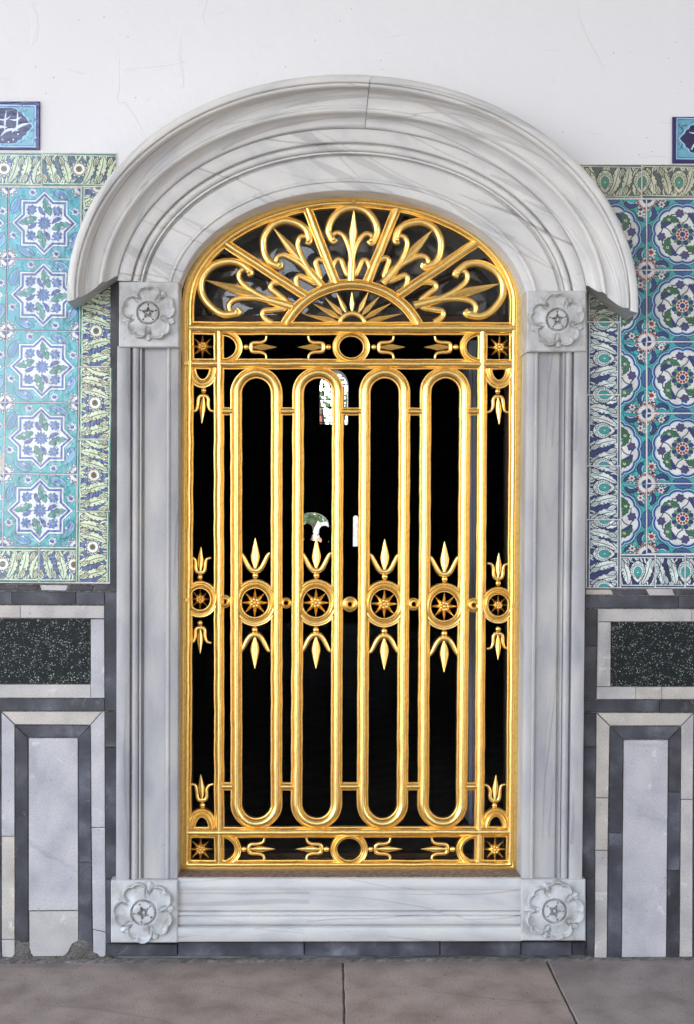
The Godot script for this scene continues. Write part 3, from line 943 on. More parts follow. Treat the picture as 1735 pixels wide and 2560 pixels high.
# a five-petalled carved flower with a pierced star at its heart
func flower(c: Vector2, R: float, z: float, turn: float, seed_: int) -> MB:
	var mb := MB.new()
	mb.ut = cut(seed_, 0, 0.5)
	var nt := 240
	var nr := 44
	var H := R * 0.32
	var hgt := PackedFloat32Array()
	var pos := PackedVector2Array()
	for j in nt:
		var th := TAU * j / nt + turn
		var ph := fposmod(TAU * j / nt - PI / 2 + PI / 5, TAU / 5) - PI / 5      # angle within its petal
		var f := absf(ph) / (PI / 5)
		var rp := 0.95 + 0.025 * sin(TAU * j / nt * 3.0 + seed_) - 0.34 * pow(f, 3.0) - 0.05 * exp(-pow(ph / 0.09, 2.0))
		var rs := 0.97 - 0.62 * (1.0 - f)                                        # pointed sepal between petals
		rs = rs if f > 0.76 else 0.0
		if f > 0.9: rs = 0.93 - 0.3 * (1.0 - f)
		var Rt := maxf(rp, rs)
		for i in nr + 1:
			var rho := float(i) / nr
			var r := rho * Rt
			var h := 0.0
			if r < 0.335:
				h = 0.62 + 0.06 * sin(PI * clampf(r / 0.335, 0, 1))
				var sa := fposmod(TAU * j / nt - PI / 2 + PI / 5, TAU / 5) - PI / 5
				var star := 0.215 - 0.115 * pow(absf(sa) / (PI / 5), 0.55)
				if r < star: h = 0.2
				if r < 0.05: h = 0.55
				var hole := Vector2(r * cos(sa) - 0.272, r * sin(sa)).length()
				if hole < 0.022: h = 0.25
			elif r < 0.385: h = 0.36
			else:
				var u := clampf((r - 0.385) / maxf(0.05, rp - 0.385), 0.0, 1.0)
				var edge := f                                                       # 1 between petals
				h = lerpf(0.62, 0.30, smoothstep(0.0, 0.55, u))
				h += 0.42 * exp(-pow((u - 0.92) / 0.085, 2.0)) * (1.0 - 0.25 * edge)
				h -= 0.16 * exp(-pow((u - 0.72) / 0.12, 2.0)) * (1.0 - edge)
				h += 0.10 * exp(-pow(ph / 0.05, 2.0)) * smoothstep(0.25, 0.8, u)    # fold down each petal's middle
				h -= 0.22 * exp(-pow((f - 0.80) / 0.07, 2.0)) * smoothstep(0.1, 0.5, u)
				if rs > rp and r > rp: h = 0.22 + 0.14 * smoothstep(0.86, 1.0, f)
			if i == nr: h = 0.0
			pos.append(c + Vector2.from_angle(th) * r * R)
			hgt.append(h * H)
	for j in nt:
		for i in nr + 1:
			var k := j * (nr + 1) + i
			var kp := ((j + 1) % nt) * (nr + 1) + i
			var km := ((j + nt - 1) % nt) * (nr + 1) + i
			var i0 := k - 1 if i > 0 else k
			var i1 := k + 1 if i < nr else k
			var dr := Vector3(pos[i1].x - pos[i0].x, pos[i1].y - pos[i0].y, hgt[i1] - hgt[i0])
			var dt := Vector3(pos[kp].x - pos[km].x, pos[kp].y - pos[km].y, hgt[kp] - hgt[km])
			var nn := dr.cross(dt).normalized() if i > 0 else Vector3(0, 0, 1)
			if nn.length() < 0.5: nn = Vector3(0, 0, 1)
			if nn.z < 0: nn = -nn
			mb.vert(Vector3(pos[k].x, pos[k].y, z + hgt[k]), nn)
	for j in nt:
		for i in nr:
			var a := j * (nr + 1) + i
			var b := ((j + 1) % nt) * (nr + 1) + i
			mb.quad(a, a + 1, b + 1, b)
	return mb

# ------------------------------------------------------------------ tiles and marble panelling
func tile(o: Node3D, q: Array, m: Material, uvr := Rect2(0, 0, 1, 1)) -> void:
	var p := inset(quad4(q, 0.004), 0.0019)
	var mb := MB.new()
	var t := Vector2(rng.randf_range(-1, 1), rng.randf_range(-1, 1)) * 0.006
	slab(mb, p, 0.0005, 0.005 + rng.randf_range(-0.0006, 0.0006), 0.0016, uvr, t)
	put("tile", mb, m, o)

func build_tiles() -> void:
	var o := thing("tile_panel", "panel of turquoise tiles with blue eight-pointed stars beside plaster wall", "tile panel")
	var bed := MB.new()
	bed.ut = cut(50, 0, 0.3)
	slab(bed, quad4([-260, 381, 292, 383, 276, 1459, -260, 1455]), -0.0002, 0.0036, 0.0)
	put("grout", bed, mats.grout, o)
	var xl := func(y: float) -> float: return 22.0 - 16.0 * (y - 468.0) / 900.0
	var xr := func(y: float) -> float: return 203.0 - 12.0 * (y - 468.0) / 900.0
	var xb := func(y: float) -> float: return 292.0 - 17.0 * (y - 468.0) / 900.0
	var rows := [468, 647, 827, 1006, 1184, 1367]
	for k in 5:
		var a: float = rows[k]
		var b: float = rows[k + 1]
		tile(o, [xl.call(a), a, xr.call(a), a + 1.5, xr.call(b), b + 1.5, xl.call(b), b], mats.star[[0, 1, 2, 3, 4][k]])
		tile(o, [xl.call(a) - 180.0, a - 1.5, xl.call(a), a, xl.call(b), b, xl.call(b) - 180.0, b - 1.5], mats.star[[3, 4, 1, 2, 0][k]])
	var cols := [466, 558, 738, 917, 1098, 1278, 1457]
	for k in 6:
		var a: float = cols[k]
		var b: float = cols[k + 1]
		tile(o, [xr.call(a), a, xb.call(a), a, xb.call(b), b, xr.call(b), b], mats.bord[0][k % 2], Rect2(0, 0.5, 1, 0.5) if k == 0 else Rect2(0, 0, 1, 1))
	tile(o, [-84, 381, 104, 382, 104, 466, -84, 465], mats.bordflat[0][0])
	tile(o, [104, 382, 292, 383, 290, 466, 104, 466], mats.bordflat[0][1])
	tile(o, [-84, 1367, 97, 1369, 97, 1457, -84, 1455], mats.bordflat[0][1])
	tile(o, [97, 1369, 191, 1369, 191, 1457, 97, 1457], mats.bordflat[0][0], Rect2(0, 0, 0.53, 1))

	o = thing("tile_panel", "panel of tiles with red centred lobed medallions beside the gilded grille", "tile panel")
	bed = MB.new()
	bed.ut = cut(51, 0, 0.3)
	slab(bed, quad4([1380, 411, 1990, 412, 1990, 1471, 1464, 1470, 1464, 640, 1380, 640]), -0.0002, 0.0036, 0.0)
	put("grout", bed, mats.grout, o)
	rows = [497, 675, 854, 1033, 1209, 1384]
	for k in 5:
		var a: float = rows[k]
		var b: float = rows[k + 1]
		tile(o, [1616, a, 1796, a, 1796, b, 1617, b], mats.medal[[0, 1, 2, 3, 4][k]])
		tile(o, [1551, a, 1616, a, 1617, b + 3, 1551, b + 3] if k > 0 else [1500, a, 1616, a, 1617, b, 1500, b], mats.medal[[3, 2, 4, 0, 1][k]], Rect2(0.64, 0, 0.36, 1) if k > 0 else Rect2(0.36, 0, 0.64, 1))
		tile(o, [1796, a, 1976, a, 1976, b, 1796, b], mats.medal[[2, 0, 1, 1, 0][k]])
	tile(o, [1420, 411, 1605, 411, 1605, 496, 1420, 496], mats.bordflat[2][0])
	tile(o, [1605, 411, 1790, 412, 1790, 496, 1605, 496], mats.bordflat[2][1])
	tile(o, [1467, 640, 1551, 640, 1551, 805, 1467, 805], mats.bord[2][0])
	cols = [805, 987, 1165, 1299, 1470]
	for k in 4:
		var a: float = cols[k]
		var b: float = cols[k + 1]
		tile(o, [1467, a, 1551, a, 1551, b, 1466, b], mats.bord[1][[0, 1, 0, 1][k]], Rect2(0, 0, 1, 1) if k != 2 else Rect2(0, 0.2, 1, 0.75))
	tile(o, [1551, 1387, 1638, 1387, 1638, 1470, 1551, 1470], mats.bordflat[1][0], Rect2(0.25, 0, 0.5, 1))
	tile(o, [1638, 1387, 1713, 1387, 1713, 1470, 1638, 1470], mats.bordflat[1][1], Rect2(0.05, 0, 0.45, 1))
	tile(o, [1713, 1387, 1900, 1387, 1900, 1470, 1713, 1470], mats.bordflat[1][0])

	for s in 2:
		var mb := MB.new()
		var q := quad4([-240, 253, 100, 254, 99, 374, -240, 373] if s == 0 else [1681, 292, 2020, 292, 2020, 408, 1681, 408], 0.006)
		slab(mb, q, -0.001, 0.009, 0.002, Rect2(0, 0, 1, 1), Vector2(0.004, -0.004))
		var p := put("inscription_tile", mb, mats.plaque[s])
		tag(p, ["cobalt blue inscription tile above the star tile panel", "cobalt blue inscription tile above the medallion tile panel"][s], "inscription tile", "inscription tiles")

func stn(o: Node3D, kind: String, tone: int, q: Array, turn := 0.0, z := 0.007) -> void:
	var mb := MB.new()
	mb.ut = cut(rng.randi() % 9999, turn, 1.0, 0.8)
	if kind == "porphyry": mb.ut = cut(rng.randi() % 999, 0.0, 0.45)
	var p := inset(quad4(q, 0.005), 0.0007)
	slab(mb, p, -0.004, z + rng.randf_range(-0.0012, 0.0012), 0.0012)
	var m: Material = mats.porphyry if kind == "porphyry" else (mats.pale[tone] if kind == "pale" else mats.dark[tone])
	put({"porphyry": "porphyry_panel", "pale": "pale_marble_strip", "dark": "dark_marble_strip"}[kind], mb, m, o)

func build_dado() -> void:
	var o := thing("marble_dado", "dark and pale marble panelling below the star tile panel, its foot chipped", "marble panelling")
	var bed := MB.new()
	bed.ut = cut(60, 0, 0.3)
	slab(bed, quad4([-260, 1458, 297, 1460, 297, 2200, 278, 2200, 278, 2408, -260, 2408]), -0.0004, 0.0015, 0.0)
	put("mortar", bed, mats.mortar, o)
	var h := PI / 2
	# ragged course under the tiles
	for q in [[-60, 40, 0], [42, 98, 1], [100, 170, 2], [172, 236, 0], [238, 292, 1]]:
		stn(o, "dark" if q[2] != 2 else "pale", q[2], [q[0], 1462 + rng.randf_range(-2, 2), q[1], 1463, q[1] - 4, 1477 + rng.randf_range(-3, 1), q[0] + 3, 1476], 0.0, 0.005)
	stn(o, "dark", 0, [-60, 1479, 30, 1479, 30, 1511, -60, 1511]); stn(o, "dark", 1, [30, 1479, 190, 1480, 190, 1511, 30, 1511]); stn(o, "dark", 2, [190, 1480, 261, 1480, 261, 1512, 190, 1511])
	stn(o, "pale", 1, [-60, 1513, 51, 1513, 51, 1545, -60, 1544]); stn(o, "pale", 0, [51, 1513, 261, 1514, 261, 1546, 51, 1545])
	stn(o, "porphyry", 0, [-260, 1547, 226, 1547, 227, 1710, -260, 1709], 0.0, 0.0055)
	stn(o, "pale", 2, [227, 1548, 261, 1548, 262, 1745, 227, 1745], h); stn(o, "pale", 0, [-260, 1711, 227, 1711, 227, 1745, -260, 1744])
	stn(o, "dark", 0, [-260, 1746, 262, 1747, 262, 1777, -260, 1776])
	stn(o, "dark", 1, [275, 700, 297, 700, 296, 1480, 274, 1480], h, 0.004)
	stn(o, "dark", 0, [262, 1480, 296, 1480, 295, 1777, 262, 1777], h); stn(o, "dark", 1, [262, 1779, 295, 1779, 295, 1867, 263, 1867], h); stn(o, "dark", 0, [263, 1868, 295, 1868, 296, 2196, 264, 2196], h)
	stn(o, "dark", 2, [265, 2198, 277, 2198, 277, 2358, 266, 2390], h)
	# lower panel: pale frame, dark frame, pale field
	stn(o, "dark", 0, [-60, 1778, 3, 1778, 3, 2398, -60, 2398], h)
	stn(o, "pale", 1, [5, 1779, 255, 1779, 226, 1812, 38, 1811])
	stn(o, "pale", 2, [4, 1780, 37, 1812, 37, 2090, 4, 2090], h); stn(o, "pale", 1, [4, 2091, 37, 2091, 37, 2348, 4, 2348], h); stn(o, "pale", 0, [4, 2349, 37, 2349, 37, 2386, 30, 2394, 5, 2392], h)
	stn(o, "pale", 2, [256, 1779, 262, 1779, 263, 2068, 229, 2068, 227, 1812], h); stn(o, "pale", 2, [229, 2069, 263, 2069, 265, 2330, 232, 2322], h); stn(o, "pale", 2, [232, 2323, 265, 2331, 265, 2388, 260, 2392, 238, 2391, 233, 2384], h)
	stn(o, "dark", 0, [39, 1813, 226, 1813, 198, 1843, 71, 1843])
	stn(o, "dark", 1, [38, 1814, 70, 1844, 71, 2348, 66, 2356, 38, 2350], h); stn(o, "dark", 2, [227, 1814, 228, 2155, 196, 2155, 196, 1844], h); stn(o, "dark", 0, [196, 2156, 228, 2156, 231, 2362, 222, 2370, 210, 2362, 196, 2356], h)
	stn(o, "pale", 2, [72, 1845, 195, 1845, 196, 2275, 72, 2276], 0.3, 0.008); stn(o, "pale", 0, [73, 2278, 196, 2277, 196, 2352, 180, 2360, 172, 2378, 160, 2390, 84, 2391, 74, 2380], 0.3, 0.008)

	o = thing("marble_dado", "dark and pale marble panelling below the medallion tile panel", "marble panelling")
	bed = MB.new()
	bed.ut = cut(61, 0, 0.3)
	slab(bed, quad4([1464, 1469, 1990, 1470, 1990, 2406, 1462, 2406, 1462, 2198, 1450, 2198]), -0.0004, 0.0015, 0.0)
	put("mortar", bed, mats.mortar, o)
	stn(o, "pale", 1, [1464, 1474, 1528, 1474, 1534, 1487, 1464, 1487], 0, 0.004); stn(o, "dark", 0, [1530, 1474, 1614, 1474, 1622, 1488, 1536, 1488], 0, 0.004); stn(o, "pale", 0, [1614, 1472, 1680, 1472, 1688, 1489, 1624, 1489], 0, 0.005); stn(o, "dark", 1, [1684, 1474, 1800, 1474, 1800, 1488, 1690, 1488], 0, 0.004)
	stn(o, "dark", 0, [1462, 1490, 1697, 1490, 1697, 1520, 1461, 1520]); stn(o, "dark", 1, [1697, 1490, 1900, 1490, 1900, 1520, 1697, 1520])
	stn(o, "pale", 0, [1494, 1522, 1728, 1523, 1728, 1554, 1494, 1554]); stn(o, "pale", 1, [1728, 1523, 1900, 1523, 1900, 1554, 1728, 1554])
	stn(o, "pale", 0, [1494, 1555, 1527, 1555, 1526, 1716, 1492, 1716], h)
	stn(o, "porphyry", 0, [1528, 1555, 1990, 1555, 1990, 1716, 1526, 1716], 0.0, 0.0055)
	stn(o, "pale", 0, [1492, 1717, 1589, 1717, 1589, 1748, 1491, 1748]); stn(o, "pale", 1, [1589, 1717, 1654, 1717, 1654, 1748, 1589, 1748]); stn(o, "pale", 1, [1654, 1717, 1900, 1717, 1900, 1748, 1654, 1748])
	stn(o, "dark", 0, [1457, 1750, 1649, 1750, 1649, 1780, 1456, 1780]); stn(o, "dark", 1, [1649, 1750, 1990, 1750, 1990, 1781, 1649, 1780])
	stn(o, "dark", 1, [1461, 1522, 1493, 1522, 1492, 1615, 1460, 1615], h); stn(o, "dark", 1, [1460, 1616, 1492, 1616, 1490, 1748, 1459, 1748], h)
	stn(o, "dark", 1, [1456, 1782, 1490, 1782, 1489, 1866, 1455, 1866], h); stn(o, "dark", 0, [1455, 1867, 1489, 1867, 1487, 2196, 1453, 2196], h); stn(o, "dark", 0, [1465, 2198, 1487, 2198, 1485, 2390, 1466, 2390], h)
	stn(o, "pale", 1, [1493, 1782, 1733, 1783, 1702, 1814, 1525, 1814])
	stn(o, "pale", 1, [1491, 1783, 1524, 1815, 1521, 1994, 1489, 1994], h); stn(o, "pale", 1, [1489, 1995, 1521, 1995, 1519, 2125, 1488, 2125], h); stn(o, "pale", 0, [1488, 2126, 1519, 2126, 1517, 2394, 1486, 2394], h)
	stn(o, "pale", 0, [1734, 1784, 1732, 1998, 1702, 1998, 1703, 1815], h); stn(o, "pale", 0, [1702, 1999, 1732, 1999, 1731, 2392, 1699, 2392], h)
	stn(o, "dark", 0, [1526, 1816, 1701, 1816, 1672, 1848, 1557, 1848])
	stn(o, "dark", 0, [1525, 1817, 1557, 1849, 1556, 2082, 1522, 2082], h); stn(o, "dark", 2, [1522, 2083, 1556, 2083, 1553, 2394, 1518, 2394], h)
	stn(o, "dark", 1, [1702, 1817, 1701, 1980, 1671, 1980, 1672, 1849], h); stn(o, "dark", 2, [1671, 1981, 1701, 1981, 1699, 2175, 1668, 2175], h); stn(o, "dark", 1, [1668, 2176, 1699, 2176, 1697, 2394, 1666, 2394], h)
	stn(o, "pale", 2, [1559, 1850, 1670, 1850, 1665, 2392, 1554, 2393], 0.05, 0.008)
	stn(o, "dark", 1, [1735, 1782, 1800, 1782, 1800, 2392, 1733, 2392], h)
	# plinth strip under the window
	var s := thing("plinth", "dark blue grey marble plinth strip under the window sill", "plinth")
	for q in [[267, 2359, 444, 2391, 0], [445, 2353, 760, 2391, 2], [761, 2353, 1100, 2391, 2], [1101, 2353, 1302, 2390, 0], [1303, 2354, 1430, 2390, 2], [1431, 2355, 1463, 2389, 1]]:
		var mb := MB.new()
		mb.ut = cut(rng.randi() % 999, 0, 0.9)
		slab(mb, inset(box4(q[0], q[1], q[2], q[3], 0.02), 0.0006), -0.012, 0.022 + rng.randf_range(-0.002, 0.002), 0.003)
		put("marble_strip", mb, mats.dark[q[4]], s)

func build_floor() -> void:
	var xf := Transform3D(Basis(Vector3(1, 0, 0), Vector3(0, 0, -1), Vector3(0, 1, 0)), Vector3.ZERO)   # plan (x, -z) laid flat
	var base := MB.new()
	base.xf = xf; base.ut = cut(70, 0, 0.4)
	slab(base, PackedVector2Array([Vector2(-9, -7.6), Vector2(9, -7.6), Vector2(9, 0.02), Vector2(-9, 0.02)]), -0.15, -0.006, 0.0)
	var o := struct("porch_floor", base, mats.mortar)
	var a0 := FL(855, 2404)
	var a1 := FL(862, 2560)
	var b0 := FL(1360, 2398)
	var b1 := FL(1441, 2560)
	a0 += (a0 - a1) * 0.3; b0 += (b0 - b1) * 0.3
	var e := 0.003
	a0.y = -0.004; b0.y = -0.004
	a1.x += (a1.x - a0.x) * 1.2; a1.y = -1.4
	b1.x += (b1.x - b0.x) * 0.9; b1.y = -1.4
	var polys := [[Vector2(-2.4, -0.004), a0 - Vector2(e, 0), a1 - Vector2(e, 0), Vector2(-2.4, -1.4)], [a0 + Vector2(e, 0), b0 - Vector2(e, 0), b1 - Vector2(e, 0), a1 + Vector2(e, 0)], [b0 + Vector2(e, 0), Vector2(2.6, -0.004), Vector2(2.6, -1.4), b1 + Vector2(e, 0)]]
	for r in range(0, 5):
		for c in 6:
			var x0 := -9.0 + c * 3.0
			if r == 0 and absf(x0 + 1.5) < 3.0: continue
			var z0 := -1.405 - (r - 1) * 1.5 if r > 0 else -0.004
			var z1 := maxf(-7.5, -1.405 - r * 1.5 + 0.006) if r > 0 else -1.4
			polys.append([Vector2(x0 + e, z0), Vector2(x0 + 3.0 - e, z0), Vector2(x0 + 3.0 - e, z1), Vector2(x0 + e, z1)])
	for k in polys.size():
		var mb := MB.new()
		mb.xf = xf; mb.ut = cut(80 + k, 0.15, 1.8, 0.8)
		var p := PackedVector2Array(polys[k])
		if k < 3:                                    # worn, uneven edges
			var q := PackedVector2Array()
			for i in 4:
				var seg := line(p[i], p[(i + 1) % 4], 0.05)
				for n in seg.size() - 1: q.append(seg[n] + (Vector2(rng.randf_range(-1, 1), rng.randf_range(-1, 0.4)) * 0.0014 if n > 0 else Vector2.ZERO))
			p = q
		slab(mb, p, -0.05, rng.randf_range(-0.001, 0.001) if k > 2 else [0.0, 0.001, 0.0025][k], 0.003)
		put("paving_slab", mb, mats.floor[k % 3], o)
	# crumbling mortar between wall and floor
	var mm := MB.new()
	mm.ut = cut(90, 0, 0.6)
	var n := 220
	var prev := -1
	for i in n + 1:
		var x := lerpf(-1.6, 1.6, float(i) / n)
		var k := 1.0 + 0.8 * wob.get_noise_2d(x * 2600.0, 3.0)
		var j := 1.0 + 0.9 * wob.get_noise_2d(x * 5200.0, 77.0)
		var base_i := mm.v.size()
		var top := 0.006 * k
		mm.vert(Vector3(x, top, -0.002), Vector3(0, 0.7, 0.7)); mm.vert(Vector3(x, top * 0.95, 0.0235), Vector3(0, 0.8, 0.6))
		mm.vert(Vector3(x, 0.006 * j, 0.026 + 0.003 * j), Vector3(0, 0.6, 0.8)); mm.vert(Vector3(x, -0.004, 0.029 + 0.006 * j), Vector3(0, 0.9, 0.4))
		if prev >= 0:
			for q in 3: mm.quad(prev + q, prev + q + 1, base_i + q + 1, base_i + q)
		prev = base_i
	put("mortar_joint", mm, mats.mortar, o)
	# broken foot of the panelling
	var lump := MB.new()
	lump.ut = cut(91, 0, 0.12)
	for blob in [[205, 2372, 34, 30], [176, 2392, 26, 14], [60, 2382, 26, 26], [232, 2388, 22, 12], [20, 2400, 26, 8]]:
		var c := W(blob[0], blob[1])
		var b0i := lump.v.size()
		for jy in 9:
			for ix in 15:
				var a := TAU * ix / 14.0
				var r := jy / 8.0
				var px: float = c.x + cos(a) * r * blob[2] * M * (1.0 + 0.25 * wob.get_noise_2d(a * 60.0, blob[0]))
				var py: float = maxf(0.0, c.y + sin(a) * r * blob[3] * M)
				var pz := 0.016 * (1.0 - r * r) + 0.004 * wob.get_noise_2d(px * 9000.0, py * 9000.0) - 0.001
				lump.vert(Vector3(px, py, pz), Vector3(cos(a) * r * 0.6, sin(a) * r * 0.6, 1.0))
		for jy in 8:
			for ix in 14:
				var k := b0i + jy * 15 + ix
				lump.quad(k, k + 1, k + 16, k + 15)
	put("broken_mortar", lump, mats.mortar, o)

# ------------------------------------------------------------------ the gilded grille
const GZ := -0.092
func gw(x: float, y: float) -> Vector2: return W(x, y, -0.075)
func gp(a: Array) -> PackedVector2Array:
	var p := PackedVector2Array()
	for k in range(0, a.size(), 2): p.append(gw(a[k], a[k + 1]))
	return p

func bar_profile(half: float, high := 1.0) -> PackedVector2Array:    # cast moulding: fillet, groove, raised round
	var p := PackedVector2Array([Vector2(-1, -0.5), Vector2(-1, 0.46), Vector2(-0.95, 0.57), Vector2(-0.86, 0.58), Vector2(-0.8, 0.44), Vector2(-0.74, 0.46), Vector2(-0.68, 0.74), Vector2(-0.5, 0.98), Vector2(-0.24, 1.16), Vector2(-0.12, 1.22), Vector2(0, 1.23)])
	for i in range(p.size() - 2, -1, -1): p.append(Vector2(-p[i].x, p[i].y))
	for i in p.size(): p[i] = Vector2(p[i].x * half * M, p[i].y * high * half * M)
	return p

func frame_profile(half: float) -> PackedVector2Array:               # round inner moulding, flat outer band
	var p := PackedVector2Array()
	for q in [[-1, -0.6], [-1, 0.5], [-0.95, 0.62], [-0.84, 0.64], [-0.78, 0.55], [-0.7, 0.6], [-0.62, 0.95], [-0.42, 1.15], [-0.15, 1.18], [0.05, 1.05], [0.12, 0.88], [0.18, 0.9], [0.24, 1.02], [0.88, 1.06], [0.97, 1.0], [1, 0.9], [1, -0.6]]: p.append(Vector2(q[0], q[1]) * half * M)
	return p

func round_profile(half: float, high := 1.0) -> PackedVector2Array:
	var p := PackedVector2Array([Vector2(-1, -0.5)])
	for i in 9:
		var a := PI - PI * i / 8.0
		p.append(Vector2(cos(a), 0.15 + sin(a)))
	p.append(Vector2(1, -0.5))
	for i in p.size(): p[i] = Vector2(p[i].x * half * M, p[i].y * high * half * M)
	return p

func ring_profile(inner: float, outer: float) -> PackedVector2Array:   # stepped ring, offsets from its middle line
	var w := (outer - inner) * 0.5
	var p := PackedVector2Array()
	for q in [[-1, -6], [-1, 5], [-0.9, 7], [-0.72, 7], [-0.66, 9], [-0.5, 13], [-0.25, 15], [-0.02, 13], [0.04, 10.5], [0.12, 10.5], [0.2, 12], [0.42, 12.5], [0.55, 10], [0.6, 8], [0.72, 8], [0.84, 8.5], [1, 6], [1, -6]]:
		p.append(Vector2(q[0] * w * M, q[1] * M))
	return p

func flip(p: PackedVector2Array) -> PackedVector2Array:
	p.reverse()
	return p

func bar(o: Node, called: String, path: PackedVector2Array, half: float, closed := false, plain := false, z := 0.0, scales = null) -> Node:
	var mb := MB.new()
	sweep(mb, wobble(path), round_profile(half) if plain else bar_profile(half), GZ + z, closed, scales)
	return put(called, mb, mats.gold, o)

func gline(x0: float, y0: float, x1: float, y1: float) -> PackedVector2Array: return line(gw(x0, y0), gw(x1, y1), 0.016)

func spike(mb: MB, a: Vector2, b: Vector2, half: float, peak := 0.4, z := 0.0) -> void:
	var path := line(a, b, a.distance_to(b) / 14.0)
	var sc := []
	for i in path.size():
		var t := float(i) / (path.size() - 1)
		sc.append(maxf(0.05, sin(PI * 0.5 * clampf(t / peak, 0, 1)) * 0.75 + 0.25 if t < peak else pow(1.0 - (t - peak) / (1.0 - peak), 0.8)))
	var p := PackedVector2Array()
	for q in [[-1, -0.4], [-1, 0.2], [-0.86, 0.52], [-0.5, 0.78], [-0.15, 0.86], [0, 0.98], [0.15, 0.86], [0.5, 0.78], [0.86, 0.52], [1, 0.2], [1, -0.4]]: p.append(Vector2(q[0] * half * M, q[1] * half * M))
	sweep(mb, path, p, GZ + 0.004 + z, false, sc)

# tulip: bead, cup of two flaring leaves, spike
func tulip(o: Node, b: Vector2, t: Vector2, e1: Vector2, e2: Vector2, big := false) -> void:
	var ax := (t - b)
	var L := ax.length()
	ax /= L
	var mb := MB.new()
	for e: Vector2 in [e1, e2]:
		var d := e - b
		var v := d.dot(ax)
		var side := d - ax * v
		var su := side.length()
		side = side.normalized()
		var pts: PackedVector2Array
		var F_ := func(u: float, w: float) -> Vector2: return gw((b + side * u + ax * w).x, (b + side * u + ax * w).y)
		if big: pts = PackedVector2Array([F_.call(0, 0.125 * L), F_.call(0.10 * L, 0.15 * L), F_.call(0.19 * L, 0.25 * L), F_.call(su * 0.72, v * 0.74), F_.call(su * 0.88, v * 0.94), F_.call(su, v)])
		else: pts = PackedVector2Array([F_.call(0, 0.16 * L), F_.call(0.09 * L, 0.17 * L), F_.call(0.145 * L, 0.25 * L), F_.call(0.16 * L, v * 0.72), F_.call(maxf(0.2 * L, su * 0.62), v * 0.94), F_.call(su, v)])
		var path := smooth(pts, 5)
		var sc := []
		for i in path.size(): sc.append(lerpf(1.0, 0.5, pow(float(i) / (path.size() - 1), 1.4)))
		sweep(mb, path, round_profile(8.5 if big else 6.2, 1.1), GZ, false, sc)
	var n := put("tulip_finial", mb, mats.gold, o)
	mb = MB.new()
	var g := gw(b.x, b.y)
	ball(mb, Vector3(g.x, g.y, GZ + 0.008), (8.5 if big else 7.5) * M, 12, 8)
	put("bead", mb, mats.gold, n)
	mb = MB.new()
	spike(mb, gw((b + ax * L * 0.2).x, (b + ax * L * 0.2).y), gw(t.x, t.y), 12.0 if big else 7.5, 0.42 if big else 0.5, 0.003)
	put("spike", mb, mats.gold, n)

func star(o: Node, c: Vector2, r: float, called := "star") -> void:
	var mb := MB.new()
	var g := gw(c.x, c.y)
	var z := GZ + 0.012
	for i in 8:
		var a := TAU * i / 8.0 + PI / 2
		var k := 1.0 if i % 2 == 0 else 0.97
		var tip := g + Vector2.from_angle(a) * r * k * M
		for s: float in [-1.0, 1.0]:
			var v := g + Vector2.from_angle(a + s * PI / 8) * r * 0.36 * M
			var A := Vector3(g.x, g.y, z + 0.012)
			var B := Vector3(tip.x, tip.y, z + 0.004)
			var D := Vector3(v.x, v.y, z)
			var nn := (B - A).cross(D - A).normalized()
			if nn.z < 0: nn = -nn
			mb.tri(mb.vert(A, nn), mb.vert(B, nn), mb.vert(D, nn))
			var B2 := B - Vector3(0, 0, 0.012)
			var D2 := D - Vector3(0, 0, 0.010)
			mb.face(B, D, D2, B2)
	var n := put(called, mb, mats.gold, o)
	mb = MB.new()
	ball(mb, Vector3(g.x, g.y, z + 0.010), r * 0.13 * M, 10, 6)
	for i in 7:
		var q := g + Vector2.from_angle(TAU * i / 7.0) * r * 0.24 * M
		ball(mb, Vector3(q.x, q.y, z + 0.0085), r * 0.12 * M, 8, 5)
	put("boss", mb, mats.gold, n)

func ring(o: Node, called: String, c: Vector2, rx: float, ry: float, inner: float, a0 := 0.0, a1 := 360.0, z := 0.0) -> Node:
	var mb := MB.new()
	var k := (ry - inner) * 0.5
	var full := absf(a1 - a0) > 359.0
	var path := oval(gw(c.x, c.y), (rx - k) * M * 1.015, (ry - k) * M * 1.015, a1, a0, 40 if full else 22)
	sweep(mb, wobble(path, 0.0006), ring_profile(inner, ry), GZ + z, full)
	return put(called, mb, mats.gold, o)

